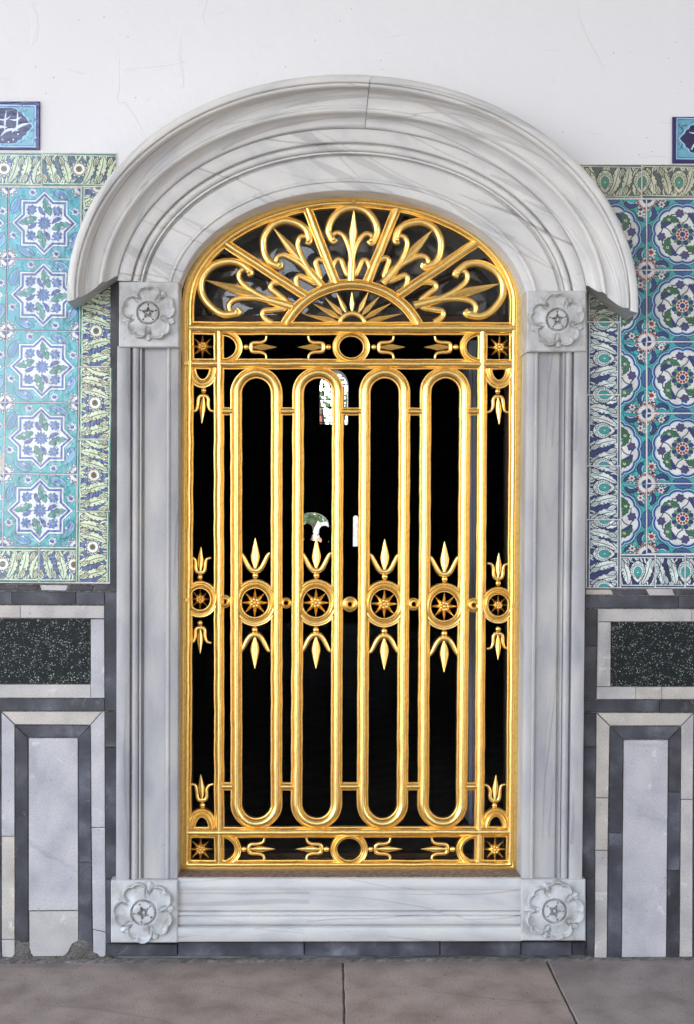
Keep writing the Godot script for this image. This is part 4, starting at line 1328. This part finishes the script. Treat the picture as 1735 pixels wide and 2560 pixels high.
func petal(o: Node, b: Vector2, t: Vector2, su: float) -> void:
	var ax := (t - b).normalized()
	var sv := (t - b).length() / 168.0
	var pe := Vector2(-ax.y, ax.x)
	var P := func(u: float, v: float) -> Vector2:
		var q := b + pe * u * su + ax * v * sv
		return gw(q.x, q.y)
	var L := func(a: Array, s: float) -> PackedVector2Array:
		var p := PackedVector2Array()
		for k in range(0, a.size(), 2): p.append(P.call(a[k] * s, a[k + 1]))
		return p
	var n: Node = bar(o, "petal_loop", smooth(L.call([-50, 92, -61, 116, -55, 142, -33, 167, 0, 177, 33, 167, 55, 142, 61, 116, 50, 92], 1.0), 6), 10.5, false, true, 0.001)
	for s: float in [-1.0, 1.0]:
		var path := smooth(L.call([0, 4, 1, 40, 6, 70, 20, 102, 36, 112, 50, 106, 54, 94, 46, 88, 40, 95], s), 6)
		var sc := []
		for i in path.size(): sc.append(lerpf(1.0, 0.72, float(i) / (path.size() - 1)))
		bar(n, "scroll", path, 9.0, false, true, 0.0, sc)
		bar(n, "leaf_arm", smooth(L.call([0, 4, 10, 10, 19, 28, 27, 44, 38, 44, 45, 32, 47, 22], s), 6), 8.0, false, true, 0.0005)
		var mb := MB.new()
		var c: Vector2 = P.call(s * 47, 95)
		ball(mb, Vector3(c.x, c.y, GZ + 0.011), 6.0 * M, 10, 6)
		put("bead", mb, mats.gold, n)
	bar(n, "stem", line(P.call(0, -8), P.call(0, 40), 0.012), 12.0, false, true, 0.001)
	var mb := MB.new()
	spike(mb, P.call(1, 68), P.call(1, 170), 11.5, 0.45, 0.004)
	put("spike", mb, mats.gold, n)

func build_grille() -> void:
	var o := thing("window_grille", "gilded cast window grille with fan top, long loops and star bosses", "window grille")
	# outer frame, one closed moulding: up the left, over the arch, down the right
	var p := gline(462, 2165, 470, 800)
	for i in 65:
		var t := PI - PI * i / 64.0
		p.append(gw(880.0 + 410.0 * cos(t), 764.0 - 261.0 * sin(t)))
	p.append_array(gline(1289, 800, 1280, 2165))
	p.append_array(gline(1262, 2165, 480, 2166))
	var fm := MB.new()
	sweep(fm, wobble(p), frame_profile(16.0), GZ, true)
	put("frame", fm, mats.gold, o)
	bar(o, "transom", gline(474, 820, 1286, 821), 17.0)
	bar(o, "transom", gline(474, 909, 1284, 910), 13.5)
	bar(o, "transom", gline(466, 2082, 1278, 2080), 14.5)
	bar(o, "upright", gline(548, 2160, 547, 824), 13.0, false, false, 0.0015)
	bar(o, "upright", gline(1198, 2160, 1207, 824), 13.0, false, false, 0.0015)
	# four long loops
	for q in [[591, 692, 591, 691], [746, 845, 741.5, 841], [912.5, 1012, 906, 1006.5], [1064, 1163.5, 1058, 1155]]:
		var ct := gw((q[0] + q[1]) * 0.5, 931 + (q[1] - q[0]) * 0.5)
		var cb := gw((q[2] + q[3]) * 0.5, 2060 - (q[3] - q[2]) * 0.5)
		var rt: float = (q[1] - q[0]) * 0.5 * M * 1.015
		var rb: float = (q[3] - q[2]) * 0.5 * M * 1.015
		var path := oval(ct, rt, rt, 180, 0, 20)
		path.append_array(line(ct + Vector2(rt, -0.02), cb + Vector2(rb, 0.02), 0.016))
		path.append_array(oval(cb, rb, rb, 0, -180, 20))
		path.append_array(line(cb + Vector2(-rb, 0.02), ct + Vector2(-rt, -0.02), 0.016))
		bar(o, "loop", path, 15.0, true, false, 0.001)
	for q in [[547, 589], [692, 746], [845, 912], [1012, 1064], [1163, 1206]]:
		bar(o, "connector", gline(q[0] + 6, 1028, q[1] - 6, 1028), 10.0)
		bar(o, "connector", gline(q[0] + 2, 1967, q[1] - 8, 1967), 10.5)
	for q in [[561, 1504, 17], [715, 1508, 14.5], [875, 1511, 20], [1035, 1511, 16.5], [1185, 1513, 19]]:
		var mb := MB.new()
		var w: float = q[2] * 0.5 - 2.0
		var pr := PackedVector2Array()
		for e in [[-1, -6], [-1, 6], [-0.6, 11], [-0.1, 14], [0.25, 13], [0.5, 9], [0.6, 9], [1, 6], [1, -6]]: pr.append(Vector2(e[0] * w * M, e[1] * M))
		var g := gw(q[0], q[1])
		var r: float = (q[2] * 0.5 + 2.5) * M
		sweep(mb, oval(g, r, r, 360, 0, 24), pr, GZ, true)
		put("eyelet", mb, mats.gold, o)
	# star bosses along the middle
	var bosses := [[500, 1498, 0], [637, 1507, 1], [790, 1507, 1], [961, 1510, 1], [1111, 1516, 1], [1246, 1513, 0]]
	for q in bosses:
		var c := Vector2(q[0], q[1])
		var big: bool = q[2] == 1
		var rn := ring(o, "star_ring", c, 57.0 if big else 45.0, 60.0 if big else 47.0, 35.0 if big else 26.0, 0, 360, 0.002)
		star(rn, c, 37.0 if big else 27.0)
		if big:
			tulip(o, c + Vector2(1, -68), c + Vector2(1, -162), c + Vector2(-37, -124), c + Vector2(38, -124), true)
			tulip(o, c + Vector2(0, 68), c + Vector2(0, 165), c + Vector2(-37, 122), c + Vector2(37, 122), true)
		else:
			tulip(o, c + Vector2(0, -55), c + Vector2(2, -131), c + Vector2(-26, -105), c + Vector2(27, -103))
			tulip(o, c + Vector2(0, 60), c + Vector2(0, 137), c + Vector2(-28, 110), c + Vector2(28, 110))
	# bands above and below the loops
	for row in [[867.0, 0.0], [2124.0, -5.0]]:
		var y: float = row[0]
		var s: float = row[1]
		ring(o, "ring", Vector2(878 + s, y), 48, 45, 26)
		ring(o, "half_ring", Vector2(557 + s * 0.6, y), 50, 46, 27, -90, 90)
		ring(o, "half_ring", Vector2(1200 + s * 1.8, y), 52, 46, 27, 90, 270)
		for q in [[615, 692, 666], [821, 745, 771], [935, 1014, 985], [1140, 1061, 1088]]:
			var k := s * (1.0 if q[0] < 900 else 1.6)
			tulip(o, Vector2(q[0] + k, y), Vector2(q[1] + k, y), Vector2(q[2] + k, y - 28), Vector2(q[2] + k, y + 28))
	for q in [[506, 866], [1249, 868], [501, 2124], [1238, 2124]]:
		star(o, Vector2(q[0], q[1]), 31.0, "corner_star")
	for q in [[506, 920, 180, 360, 509, 976, 504, 1058, -29], [1248, 922, 180, 360, 1245, 978, 1249, 1060, -29], [504, 2072, 0, 180, 506, 2014, 501, 1936, 29], [1240, 2070, 0, 180, 1237, 2015, 1241, 1938, 29]]:
		ring(o, "half_ring", Vector2(q[0], q[1]), 40, 51, 26, q[2], q[3])
		var ey: float = q[5] + (52 if q[8] < 0 else -52)
		tulip(o, Vector2(q[4], q[5]), Vector2(q[6], q[7]), Vector2(q[4] - 29, ey), Vector2(q[4] + 27, ey))
	# fan
	var sun := PackedVector2Array()
	for i in 33:
		var t := deg_to_rad(lerpf(180.0 - 27.5, 27.5, i / 32.0))
		sun.append(gw(880.0 + 187.0 * cos(t), 897.0 - 187.0 * sin(t)))
	bar(o, "sun_arch", sun, 14.0, false, false, 0.002)
	for q in [[767, 517, 841, 708], [554, 602, 766, 740], [995, 514, 918, 704], [1201, 599, 997, 737]]:
		bar(o, "radial_bar", gline(q[0], q[1], q[2], q[3]), 12.5, false, false, 0.002)
	for q in [[878, 694, 884, 525, 1.0], [799, 707, 684, 571, 1.0], [723, 764, 515, 701, 1.1], [962, 702, 1079, 575, 1.0], [1045, 761, 1247, 708, 1.1]]:
		petal(o, Vector2(q[0], q[1]), Vector2(q[2], q[3]), q[4])
	var half := PackedVector2Array()
	for i in 17:
		var t := PI - PI * i / 16.0
		half.append(gw(881.0 + 32.0 * cos(t), 808.0 - 26.0 * sin(t)))
	bar(o, "sun_disc", half, 7.0, false, true)
	for q in [[758, 784], [782, 757], [812, 742], [842, 731], [880, 728], [922, 728], [949, 740], [978, 757], [1001, 784]]:
		var mb := MB.new()
		var d := (Vector2(q[0], q[1]) - Vector2(881, 812))
		var st := Vector2(881, 812) + d.normalized() * 36.0
		spike(mb, gw(st.x, st.y), gw(q[0], q[1]), 7.0, 0.35)
		put("sun_ray", mb, mats.gold, o)
	# square pegs that pin the frame
	for q in [[884, 505, 5], [467, 1500, 6], [465, 909, 6], [1281, 1514, 5], [461, 2166, 6]]:
		var mb := MB.new()
		var g := gw(q[0], q[1])
		var s: float = q[2] * M
		slab(mb, PackedVector2Array([g + Vector2(-s, -s), g + Vector2(s, -s * 0.8), g + Vector2(s, s), g + Vector2(-s * 0.9, s)]), GZ, GZ + 0.031, 0.002)
		put("peg", mb, mats.gold, o)

# ------------------------------------------------------------------ glazing behind the grille and the hall beyond
func build_casement() -> void:
	var o := thing("casement_window", "dark window frame with glazed fan light behind the gilded grille", "window")
	var z := -0.26
	var fr := MB.new()
	fr.ut = cut(101, 0, 0.5)
	for q in [[430, 480, 482, 2210], [1262, 480, 1320, 2210]]: slab(fr, box4(q[0], q[1], q[2], q[3], z), z - 0.03, z + 0.02, 0.003)
	put("frame", fr, mats.wood, o)
	for q in [[430, 790, 1320, 836], [430, 2130, 1320, 2215]]:
		fr = MB.new()
		fr.ut = cut(102, 0, 0.5)
		slab(fr, box4(q[0], q[1], q[2], q[3], z), z - 0.034, z + 0.024, 0.003)
		put("rail", fr, mats.wood, o)
	# fan light: glazing bars and old, uneven panes
	var c := W(880, 800, z)
	var spokes := [0.0, 33.0, 70.0, 110.0, 147.0, 180.0]
	for k in 5:
		var a0 := deg_to_rad(spokes[k])
		var a1 := deg_to_rad(spokes[k + 1])
		var tri := PackedVector2Array([c])
		for i in 7:
			var a := lerpf(a0, a1, i / 6.0)
			tri.append(c + Vector2(cos(a) * 0.64, sin(a) * 0.46))
		fr = MB.new()
		slab(fr, tri, z - 0.012 - 0.002 * k, z - 0.009 - 0.002 * k, 0.0, null, [Vector2(0.0, 0.0), Vector2(0.02, -0.02), Vector2(-0.02, -0.01), Vector2(0.13, -0.02), Vector2(0.12, 0.03)][k])
		put("pane", fr, mats.glass, o)
		if k > 0:
			fr = MB.new()
			sweep(fr, PackedVector2Array([c, c + Vector2(cos(a0) * 0.62, sin(a0) * 0.44)]), round_profile(8.0), z)
			put("glazing_bar", fr, mats.wood, o)
	var sh := thing("shutter", "blue grey folded shutter edge glimpsed behind the grille uprights", "shutter")
	fr = MB.new()
	slab(fr, box4(1172, 850, 1196, 2060, -0.31), -0.5, -0.30, 0.003)
	put("leaf", fr, mats.shutter, sh)
	fr = MB.new()
	slab(fr, box4(1176, 880, 1180, 2040, -0.31), -0.301, -0.296, 0.001)
	put("bead_moulding", fr, mats.shutter, sh)

func arch_hole(x0: float, x1: float, top: float, spring: float, foot: float, z: float) -> PackedVector2Array:
	var a := W(x0, spring, z)
	var b := W(x1, spring, z)
	var t := W((x0 + x1) * 0.5, top, z).y
	var f := W(x0, foot, z).y
	var p := oval(Vector2((a.x + b.x) * 0.5, a.y), (b.x - a.x) * 0.5, t - a.y, 180, 0, 16)
	p.append(Vector2(b.x, f)); p.append(Vector2(a.x, f))
	return p

func build_hall() -> void:
	var zf := -0.451
	var ze := -20.0
	var mb := MB.new()
	box(mb, Vector3(-5.2, -0.3, ze), Vector3(5.2, 0.0, zf), 0.0)
	struct("hall_floor", mb, mats.hallfloor)
	mb = MB.new()
	box(mb, Vector3(-5.2, 6.2, ze - 0.6), Vector3(5.2, 6.5, zf + 0.43), 0.0)
	struct("hall_ceiling", mb, mats.white)
	for s in [-1, 1]:
		mb = MB.new()
		box(mb, Vector3(5.0 if s > 0 else -5.3, 0.0, ze), Vector3(5.3 if s > 0 else -5.0, 6.2, zf), 0.0)
		struct("hall_wall", mb, mats.hall)
	# end wall: an arched opening at eye level and a high arched window, each with white reveals
	var door := arch_hole(738, 822, 1281, 1312, 1386, ze)
	var win := arch_hole(800, 871, 924, 962, 1060, ze)
	mb = MB.new()
	var ym := (W(800, 1160, ze)).y
	var slit := arch_hole(883, 899, 1288, 1295, 1366, ze)
	var xs := W(852, 1300, ze).x
	with_hole(mb, Vector2(-5.2, -0.3), Vector2(xs, ym), door, ze - 0.5, ze)
	with_hole(mb, Vector2(xs, -0.3), Vector2(5.2, ym), slit, ze - 0.5, ze)
	with_hole(mb, Vector2(-5.2, ym), Vector2(5.2, 6.4), win, ze - 0.5, ze)
	struct("hall_end_wall", mb, mats.hall)
	for k in 3:
		mb = MB.new()
		var p: PackedVector2Array = [door, win, slit][k]
		var path := flip(p.duplicate())
		sweep(mb, path, PackedVector2Array([Vector2(-0.001, -0.48), Vector2(-0.001, 0.0)]) if k != 1 else PackedVector2Array([Vector2(-0.02, -0.48), Vector2(-0.02, 0.0)]), ze, true)
		struct("reveal", mb, mats.white)
	var lat := thing("lattice_window", "small arched lattice window high in the dark hall", "window")
	var a := W(800, 1060, ze)
	var b := W(871, 924, ze)
	for i in 4:
		mb = MB.new()
		var x := lerpf(a.x, b.x, (i + 0.5) / 4.0)
		box(mb, Vector3(x - 0.011, a.y, ze - 0.4), Vector3(x + 0.011, b.y - 0.12, ze - 0.385), 0.001)
		put("glazing_bar", mb, mats.wood, lat)
	for i in 7:
		mb = MB.new()
		var y := lerpf(a.y, b.y, (i + 0.4) / 7.0)
		box(mb, Vector3(a.x, y - 0.011, ze - 0.406), Vector3(b.x, y + 0.011, ze - 0.391), 0.001)
		put("glazing_bar", mb, mats.wood, lat)

# ------------------------------------------------------------------ people: a body meshed from a field of tapered bones
func field_mesh(bones: Array, lo: Vector3, hi: Vector3, cell: float, k := 0.04) -> MB:
	var n := Vector3i(((hi - lo) / cell).ceil()) + Vector3i.ONE
	var f := PackedFloat32Array()
	f.resize(n.x * n.y * n.z)
	for z in n.z:
		for y in n.y:
			for x in n.x:
				var p := lo + Vector3(x, y, z) * cell
				var d := 1e3
				for bo in bones:
					var ab: Vector3 = bo[1] - bo[0]
					var t := clampf((p - bo[0]).dot(ab) / maxf(ab.length_squared(), 1e-9), 0, 1)
					var e: float = p.distance_to(bo[0] + ab * t) - lerpf(bo[2], bo[3], t)
					var h := clampf(0.5 + 0.5 * (d - e) / k, 0, 1)
					d = lerpf(d, e, h) - k * h * (1.0 - h)
				f[(z * n.y + y) * n.x + x] = d
	var mb := MB.new()
	var at := {}
	var id := func(x: int, y: int, z: int) -> int: return (z * n.y + y) * n.x + x
	for z in n.z - 1:
		for y in n.y - 1:
			for x in n.x - 1:
				var s := Vector3.ZERO
				var c := 0
				for e in [[0, 0, 0, 1, 0, 0], [0, 1, 0, 1, 1, 0], [0, 0, 1, 1, 0, 1], [0, 1, 1, 1, 1, 1], [0, 0, 0, 0, 1, 0], [1, 0, 0, 1, 1, 0], [0, 0, 1, 0, 1, 1], [1, 0, 1, 1, 1, 1], [0, 0, 0, 0, 0, 1], [1, 0, 0, 1, 0, 1], [0, 1, 0, 0, 1, 1], [1, 1, 0, 1, 1, 1]]:
					var u: float = f[id.call(x + e[0], y + e[1], z + e[2])]
					var w: float = f[id.call(x + e[3], y + e[4], z + e[5])]
					if (u < 0) != (w < 0):
						s += Vector3(x + e[0], y + e[1], z + e[2]).lerp(Vector3(x + e[3], y + e[4], z + e[5]), u / (u - w))
						c += 1
				if c > 0:
					var g := Vector3(f[id.call(x + 1, y, z)] - f[id.call(x, y, z)], f[id.call(x, y + 1, z)] - f[id.call(x, y, z)], f[id.call(x, y, z + 1)] - f[id.call(x, y, z)])
					at[id.call(x, y, z)] = mb.vert(lo + s / c * cell, g.normalized())
	for z in range(1, n.z - 1):
		for y in range(1, n.y - 1):
			for x in range(1, n.x - 1):
				var u: float = f[id.call(x, y, z)]
				for ax in 3:
					var w: float = f[id.call(x + int(ax == 0), y + int(ax == 1), z + int(ax == 2))]
					if (u < 0) == (w < 0): continue
					var q: Array = [[[0, 0, 0], [0, -1, 0], [0, -1, -1], [0, 0, -1]], [[0, 0, 0], [-1, 0, 0], [-1, 0, -1], [0, 0, -1]], [[0, 0, 0], [-1, 0, 0], [-1, -1, 0], [0, -1, 0]]][ax]
					var v := []
					for e in q: v.append(at.get(id.call(x + e[0], y + e[1], z + e[2]), -1))
					if v.min() >= 0: mb.quad(v[0], v[1], v[2], v[3])
	return mb

func build_people() -> void:
	var V := func(x: float, y: float, z: float) -> Vector3: return Vector3(x, y, z)
	var body := [[V.call(0, 1.62, 0.01), V.call(0, 1.55, 0.02), 0.095, 0.07], [V.call(0, 1.50, 0), V.call(0, 1.40, -0.01), 0.055, 0.06], [V.call(-0.16, 1.38, 0), V.call(0.16, 1.38, 0), 0.07, 0.07], [V.call(0, 1.30, 0), V.call(0, 0.95, 0), 0.14, 0.13], [V.call(0, 1.585, 0.1), V.call(0, 1.56, 0.105), 0.014, 0.018]]
	var shirt := [[V.call(-0.17, 1.38, 0), V.call(0.17, 1.38, 0), 0.078, 0.078], [V.call(0, 1.30, 0), V.call(0, 0.92, 0), 0.155, 0.15]]
	var legs := []
	for s: float in [-1.0, 1.0]:
		var hand: Vector3 = V.call(s * 0.27, 0.80, 0.05)
		body.append([V.call(s * 0.21, 1.36, 0), V.call(s * 0.25, 1.08, -0.01), 0.05, 0.04])
		body.append([V.call(s * 0.25, 1.08, -0.01), hand, 0.04, 0.028])
		for k in 4: body.append([hand, hand + Vector3(0.012 * s, -0.13 - 0.012 * (1 - absi(k - 1)), 0.035 - 0.022 * k), 0.018, 0.008])
		body.append([hand, hand + Vector3(-0.03 * s, -0.07, 0.05), 0.016, 0.009])
		body.append([V.call(s * 0.09, 0.92, 0), V.call(s * 0.1, 0.5, 0.01), 0.085, 0.055])
		body.append([V.call(s * 0.1, 0.5, 0.01), V.call(s * 0.11, 0.07, -0.01), 0.055, 0.04])
		body.append([V.call(s * 0.11, 0.04, -0.03), V.call(s * 0.13, 0.03, 0.14), 0.04, 0.03])
		shirt.append([V.call(s * 0.21, 1.36, 0), V.call(s * 0.25, 1.10, -0.01), 0.062, 0.058])
		legs.append([V.call(s * 0.09, 0.92, 0), V.call(s * 0.1, 0.5, 0.01), 0.1, 0.072])
		legs.append([V.call(s * 0.1, 0.5, 0.01), V.call(s * 0.11, 0.08, -0.01), 0.072, 0.062])
		body.append([V.call(s * 0.098, 1.59, 0), V.call(s * 0.1, 1.56, 0), 0.018, 0.014])
	var hair := [[V.call(0, 1.66, -0.02), V.call(0, 1.60, -0.04), 0.098, 0.088]]
	var mb_body := field_mesh(body, Vector3(-0.4, -0.06, -0.24), Vector3(0.4, 1.8, 0.26), 0.022, 0.035).mesh()
	var mb_shirt := field_mesh(shirt, Vector3(-0.42, 0.7, -0.24), Vector3(0.42, 1.52, 0.24), 0.03, 0.06).mesh()
	var mb_legs := field_mesh(legs, Vector3(-0.3, -0.06, -0.2), Vector3(0.3, 1.08, 0.2), 0.03, 0.04).mesh()
	var mb_hair := field_mesh(hair, Vector3(-0.2, 1.4, -0.24), Vector3(0.2, 1.84, 0.16), 0.025, 0.02).mesh()
	var who := [[728, -18.6, 3.0, C(30, 30, 34), "person in dark shirt standing in the hall before the arched opening", 0.87], [768, -18.9, 0.4, C(26, 28, 40), "person in navy shirt, middle of the group at the arched opening", 0.98], [812, -18.4, 2.6, C(34, 26, 26), "person in brown shirt at the arched opening's edge in the hall", 0.96], [804, -24.0, 0.0, C(220, 220, 222), "person in white shirt standing outside the arched opening in sunlight", 1.0], [742, -25.0, 1.2, C(214, 208, 206), "person in pale shirt beyond the arched opening beside the tree", 0.97]]
	for w in who:
		var z: float = w[1]
		var x := W(w[0], 1400, z).x
		var o := thing("person", w[4], "person", "people by the far arched opening")
		o.position = Vector3(x, 0.0 if z > -20 else -0.15, z); o.rotation.y = w[2]; o.scale = Vector3.ONE * w[5]
		put("body", mb_body, mats.skin, o)
		var cl := mat(null, 0.8, w[3])
		put("shirt", mb_shirt, cl, o)
		put("trousers", mb_legs, mat(null, 0.8, C(40, 42, 52)), o)
		put("hair", mb_hair, mats.hair, o)

func build_beyond() -> void:
	var mb := MB.new()
	mb.xf = Transform3D(Basis(Vector3(1, 0, 0), Vector3(0, 0, -1), Vector3(0, 1, 0)), Vector3.ZERO)
	mb.ut = cut(110, 0, 3.0)
	slab(mb, PackedVector2Array([Vector2(-300, -300), Vector2(300, -300), Vector2(300, 300), Vector2(-300, 300)]), -0.6, -0.152, 0.0)
	struct("courtyard_ground", mb, mats.ground)
	# sunlit house seen through the arched opening
	var h := thing("courtyard_house", "ochre courtyard house glimpsed through the far arched opening", "house")
	var z := -44.0
	var xm := W(762, 1300, z).x
	mb = MB.new()
	mb.ut = cut(111, 0, 2.0)
	box(mb, Vector3(xm - 9.0, -0.15, z - 6.0), Vector3(xm + 0.35, 5.5, z), 0.02)
	put("wall", mb, mat(null, 0.9, C(190, 150, 112)), h)
	for i in 3:
		mb = MB.new()
		var x := xm - 0.75 - i * 1.9
		box(mb, Vector3(x - 0.32, 0.9, z + 0.002), Vector3(x + 0.32, 2.3, z + 0.05), 0.01)
		var wn := put("window", mb, mats.wood, h)
		mb = MB.new()
		box(mb, Vector3(x - 0.4, 0.78, z + 0.002), Vector3(x + 0.4, 0.88, z + 0.1), 0.01)
		put("sill", mb, mats.white, wn)
	mb = MB.new()
	box(mb, Vector3(xm - 9.3, 5.5, z - 6.3), Vector3(xm + 0.6, 5.9, z + 0.3), 0.02)
	put("roof", mb, mat(null, 0.9, C(150, 80, 60)), h)
	var s := thing("garden_wall", "pale stone wall beyond the far arched opening", "wall")
	mb = MB.new()
	mb.ut = cut(112, 0, 1.0)
	box(mb, Vector3(W(788, 1300, -34).x, -0.15, -34.6), Vector3(W(788, 1300, -34).x + 8.0, 4.0, -34.0), 0.02)
	put("wall", mb, mats.ground, s)
	# tree: trunk, limbs and a crown of separate leaves
	for t in [[766, -31.0, 2.9, 1.5, 3.0, "leafy green tree glimpsed through the far arched opening"], [830, -36.0, 6.6, 3.2, 7.0, "tall leafy tree behind the hall's lattice window"]]:
		var tr := thing("tree", t[5], "tree", "trees beyond the hall")
		var x := W(t[0], 1300, t[1]).x
		tr.position = Vector3(x, -0.15, t[1])
		mb = MB.new()
		var th: float = t[2]
		for limb in [[Vector3(0, 0, 0), Vector3(0.1, th * 0.75, 0), 0.14, 0.08], [Vector3(0.06, th * 0.5, 0), Vector3(-0.6, th * 1.0, 0.3), 0.07, 0.03], [Vector3(0.08, th * 0.6, 0), Vector3(0.7, th * 1.05, -0.2), 0.07, 0.03], [Vector3(0.1, th * 0.7, 0), Vector3(0.0, th * 1.2, 0.1), 0.07, 0.02]]:
			var a: Vector3 = limb[0]
			var b: Vector3 = limb[1]
			var ax := (b - a).normalized()
			var u := ax.cross(Vector3(0.3, 0.1, 1)).normalized()
			var v := ax.cross(u)
			var b0 := mb.v.size()
			for i in 2:
				for k in 9:
					var d := u * cos(TAU * k / 8) + v * sin(TAU * k / 8)
					mb.vert((a if i == 0 else b) + d * limb[2 + i], d)
			for k in 8: mb.quad(b0 + k, b0 + k + 1, b0 + k + 10, b0 + k + 9)
		put("trunk", mb, mats.bark, tr)
		mb = MB.new()
		for i in 2600:
			var d := Vector3(rng.randf_range(-1, 1), rng.randf_range(-1, 1), rng.randf_range(-1, 1))
			if d.length() > 1.0 or d.length() < 0.35: continue
			var cl := sin(d.x * 5.0 + t[0]) + sin(d.y * 6.0) + sin(d.z * 5.0 + 1.0)
			if cl < -0.7: continue
			var c := Vector3(0, th, 0) + d * Vector3(t[3], t[4] * 0.33, t[3])
			var n := (d + Vector3(rng.randf_range(-1, 1), rng.randf_range(0, 1.4), rng.randf_range(-1, 1))).normalized()
			var u := n.cross(Vector3(rng.randf(), rng.randf(), 0.3)).normalized() * rng.randf_range(0.07, 0.13)
			var w := n.cross(u) * 0.6
			mb.quad(mb.vert(c - u, n), mb.vert(c + w, n), mb.vert(c + u, n), mb.vert(c - w, n))
		put("crown", mb, mats.leafgreen, tr)

func build_porch() -> void:
	var mb := MB.new()
	mb.ut = cut(120, 0, 2.0)
	box(mb, Vector3(-9.0, 5.2, 0.002), Vector3(9.0, 5.5, 6.6), 0.0)
	struct("porch_roof", mb, mats.ceiling)
	mb = MB.new()
	mb.ut = cut(121, 0, 2.0)
	box(mb, Vector3(SKY_BLOCK_X, -0.15, 12.0), Vector3(9.0, 7.4, 14.0), 0.0)
	struct("added_sky_block_wall", mb, mats.unseen_wall)  # unseen wall, added to block sky on the right and fill the front
	mb = MB.new()
	mb.ut = cut(122, 0, 2.0)
	box(mb, Vector3(9.0, -0.15, 0.0), Vector3(9.4, 5.2, 6.6), 0.0)
	struct("porch_end_wall", mb, mats.unseen_wall)

const SKY_BLOCK_X := -2.9  # left edge of the added wall; sky stays open beyond it

func _ready() -> void:
	rng.seed = 4711
	wob.seed = 5; wob.frequency = 0.009; wob.fractal_octaves = 2
	# ---- camera, sky, sun, exposure
	cam_basis = Basis(Vector3.UP, deg_to_rad(-2.3)) * Basis(Vector3(0, 0, 1), deg_to_rad(0.5))
	var cam := Camera3D.new()
	cam.name = "camera"
	cam.transform = Transform3D(cam_basis, cam_pos)
	var near := 0.05
	cam.set_frustum(2560.0 / F * near, Vector2(0, shift_y * near), near, 900.0)
	add_child(cam)
	cam.current = true
	var env := Environment.new()
	env.background_mode = Environment.BG_SKY
	var sm := ProceduralSkyMaterial.new()
	sm.sky_top_color = Color(0.62, 0.71, 0.84)
	sm.sky_horizon_color = Color(0.95, 0.95, 0.94)
	sm.sky_curve = 0.18
	sm.ground_bottom_color = Color(0.5, 0.48, 0.45); sm.ground_horizon_color = Color(0.7, 0.7, 0.7)
	sm.sky_energy_multiplier = 2.0
	var sky := Sky.new()
	sky.sky_material = sm
	env.sky = sky
	env.tonemap_mode = Environment.TONE_MAPPER_LINEAR
	env.tonemap_exposure = 1.78
	env.sdfgi_enabled = true; env.ssao_enabled = true; env.ssil_enabled = true
	var we := WorldEnvironment.new()
	we.name = "world_environment"
	we.environment = env
	add_child(we)
	var sun := DirectionalLight3D.new()
	sun.name = "sun"
	sun.light_energy = 1.4; sun.light_color = Color(1.0, 0.95, 0.87)
	sun.light_angular_distance = 0.5
	sun.shadow_enabled = true
	add_child(sun)
	sun.look_at_from_position(Vector3(-6, 8, -3), Vector3.ZERO)

	# ---- the arch's own axes, from its two springing points
	var l := W(447, 704, 0.05)
	var r := W(1317, 727, 0.05)
	arch_x = (r - l).normalized()
	arch_y = Vector2(-arch_x.y, arch_x.x)
	arch_o = (l + r) * 0.5 - arch_y * 49.0 * M

	make_materials()
	build_porch()
	build_floor()
	build_wall()
	build_hall()
	build_beyond()
	build_surround()
	build_tiles()
	build_dado()
	build_grille()
	build_casement()
	build_people()
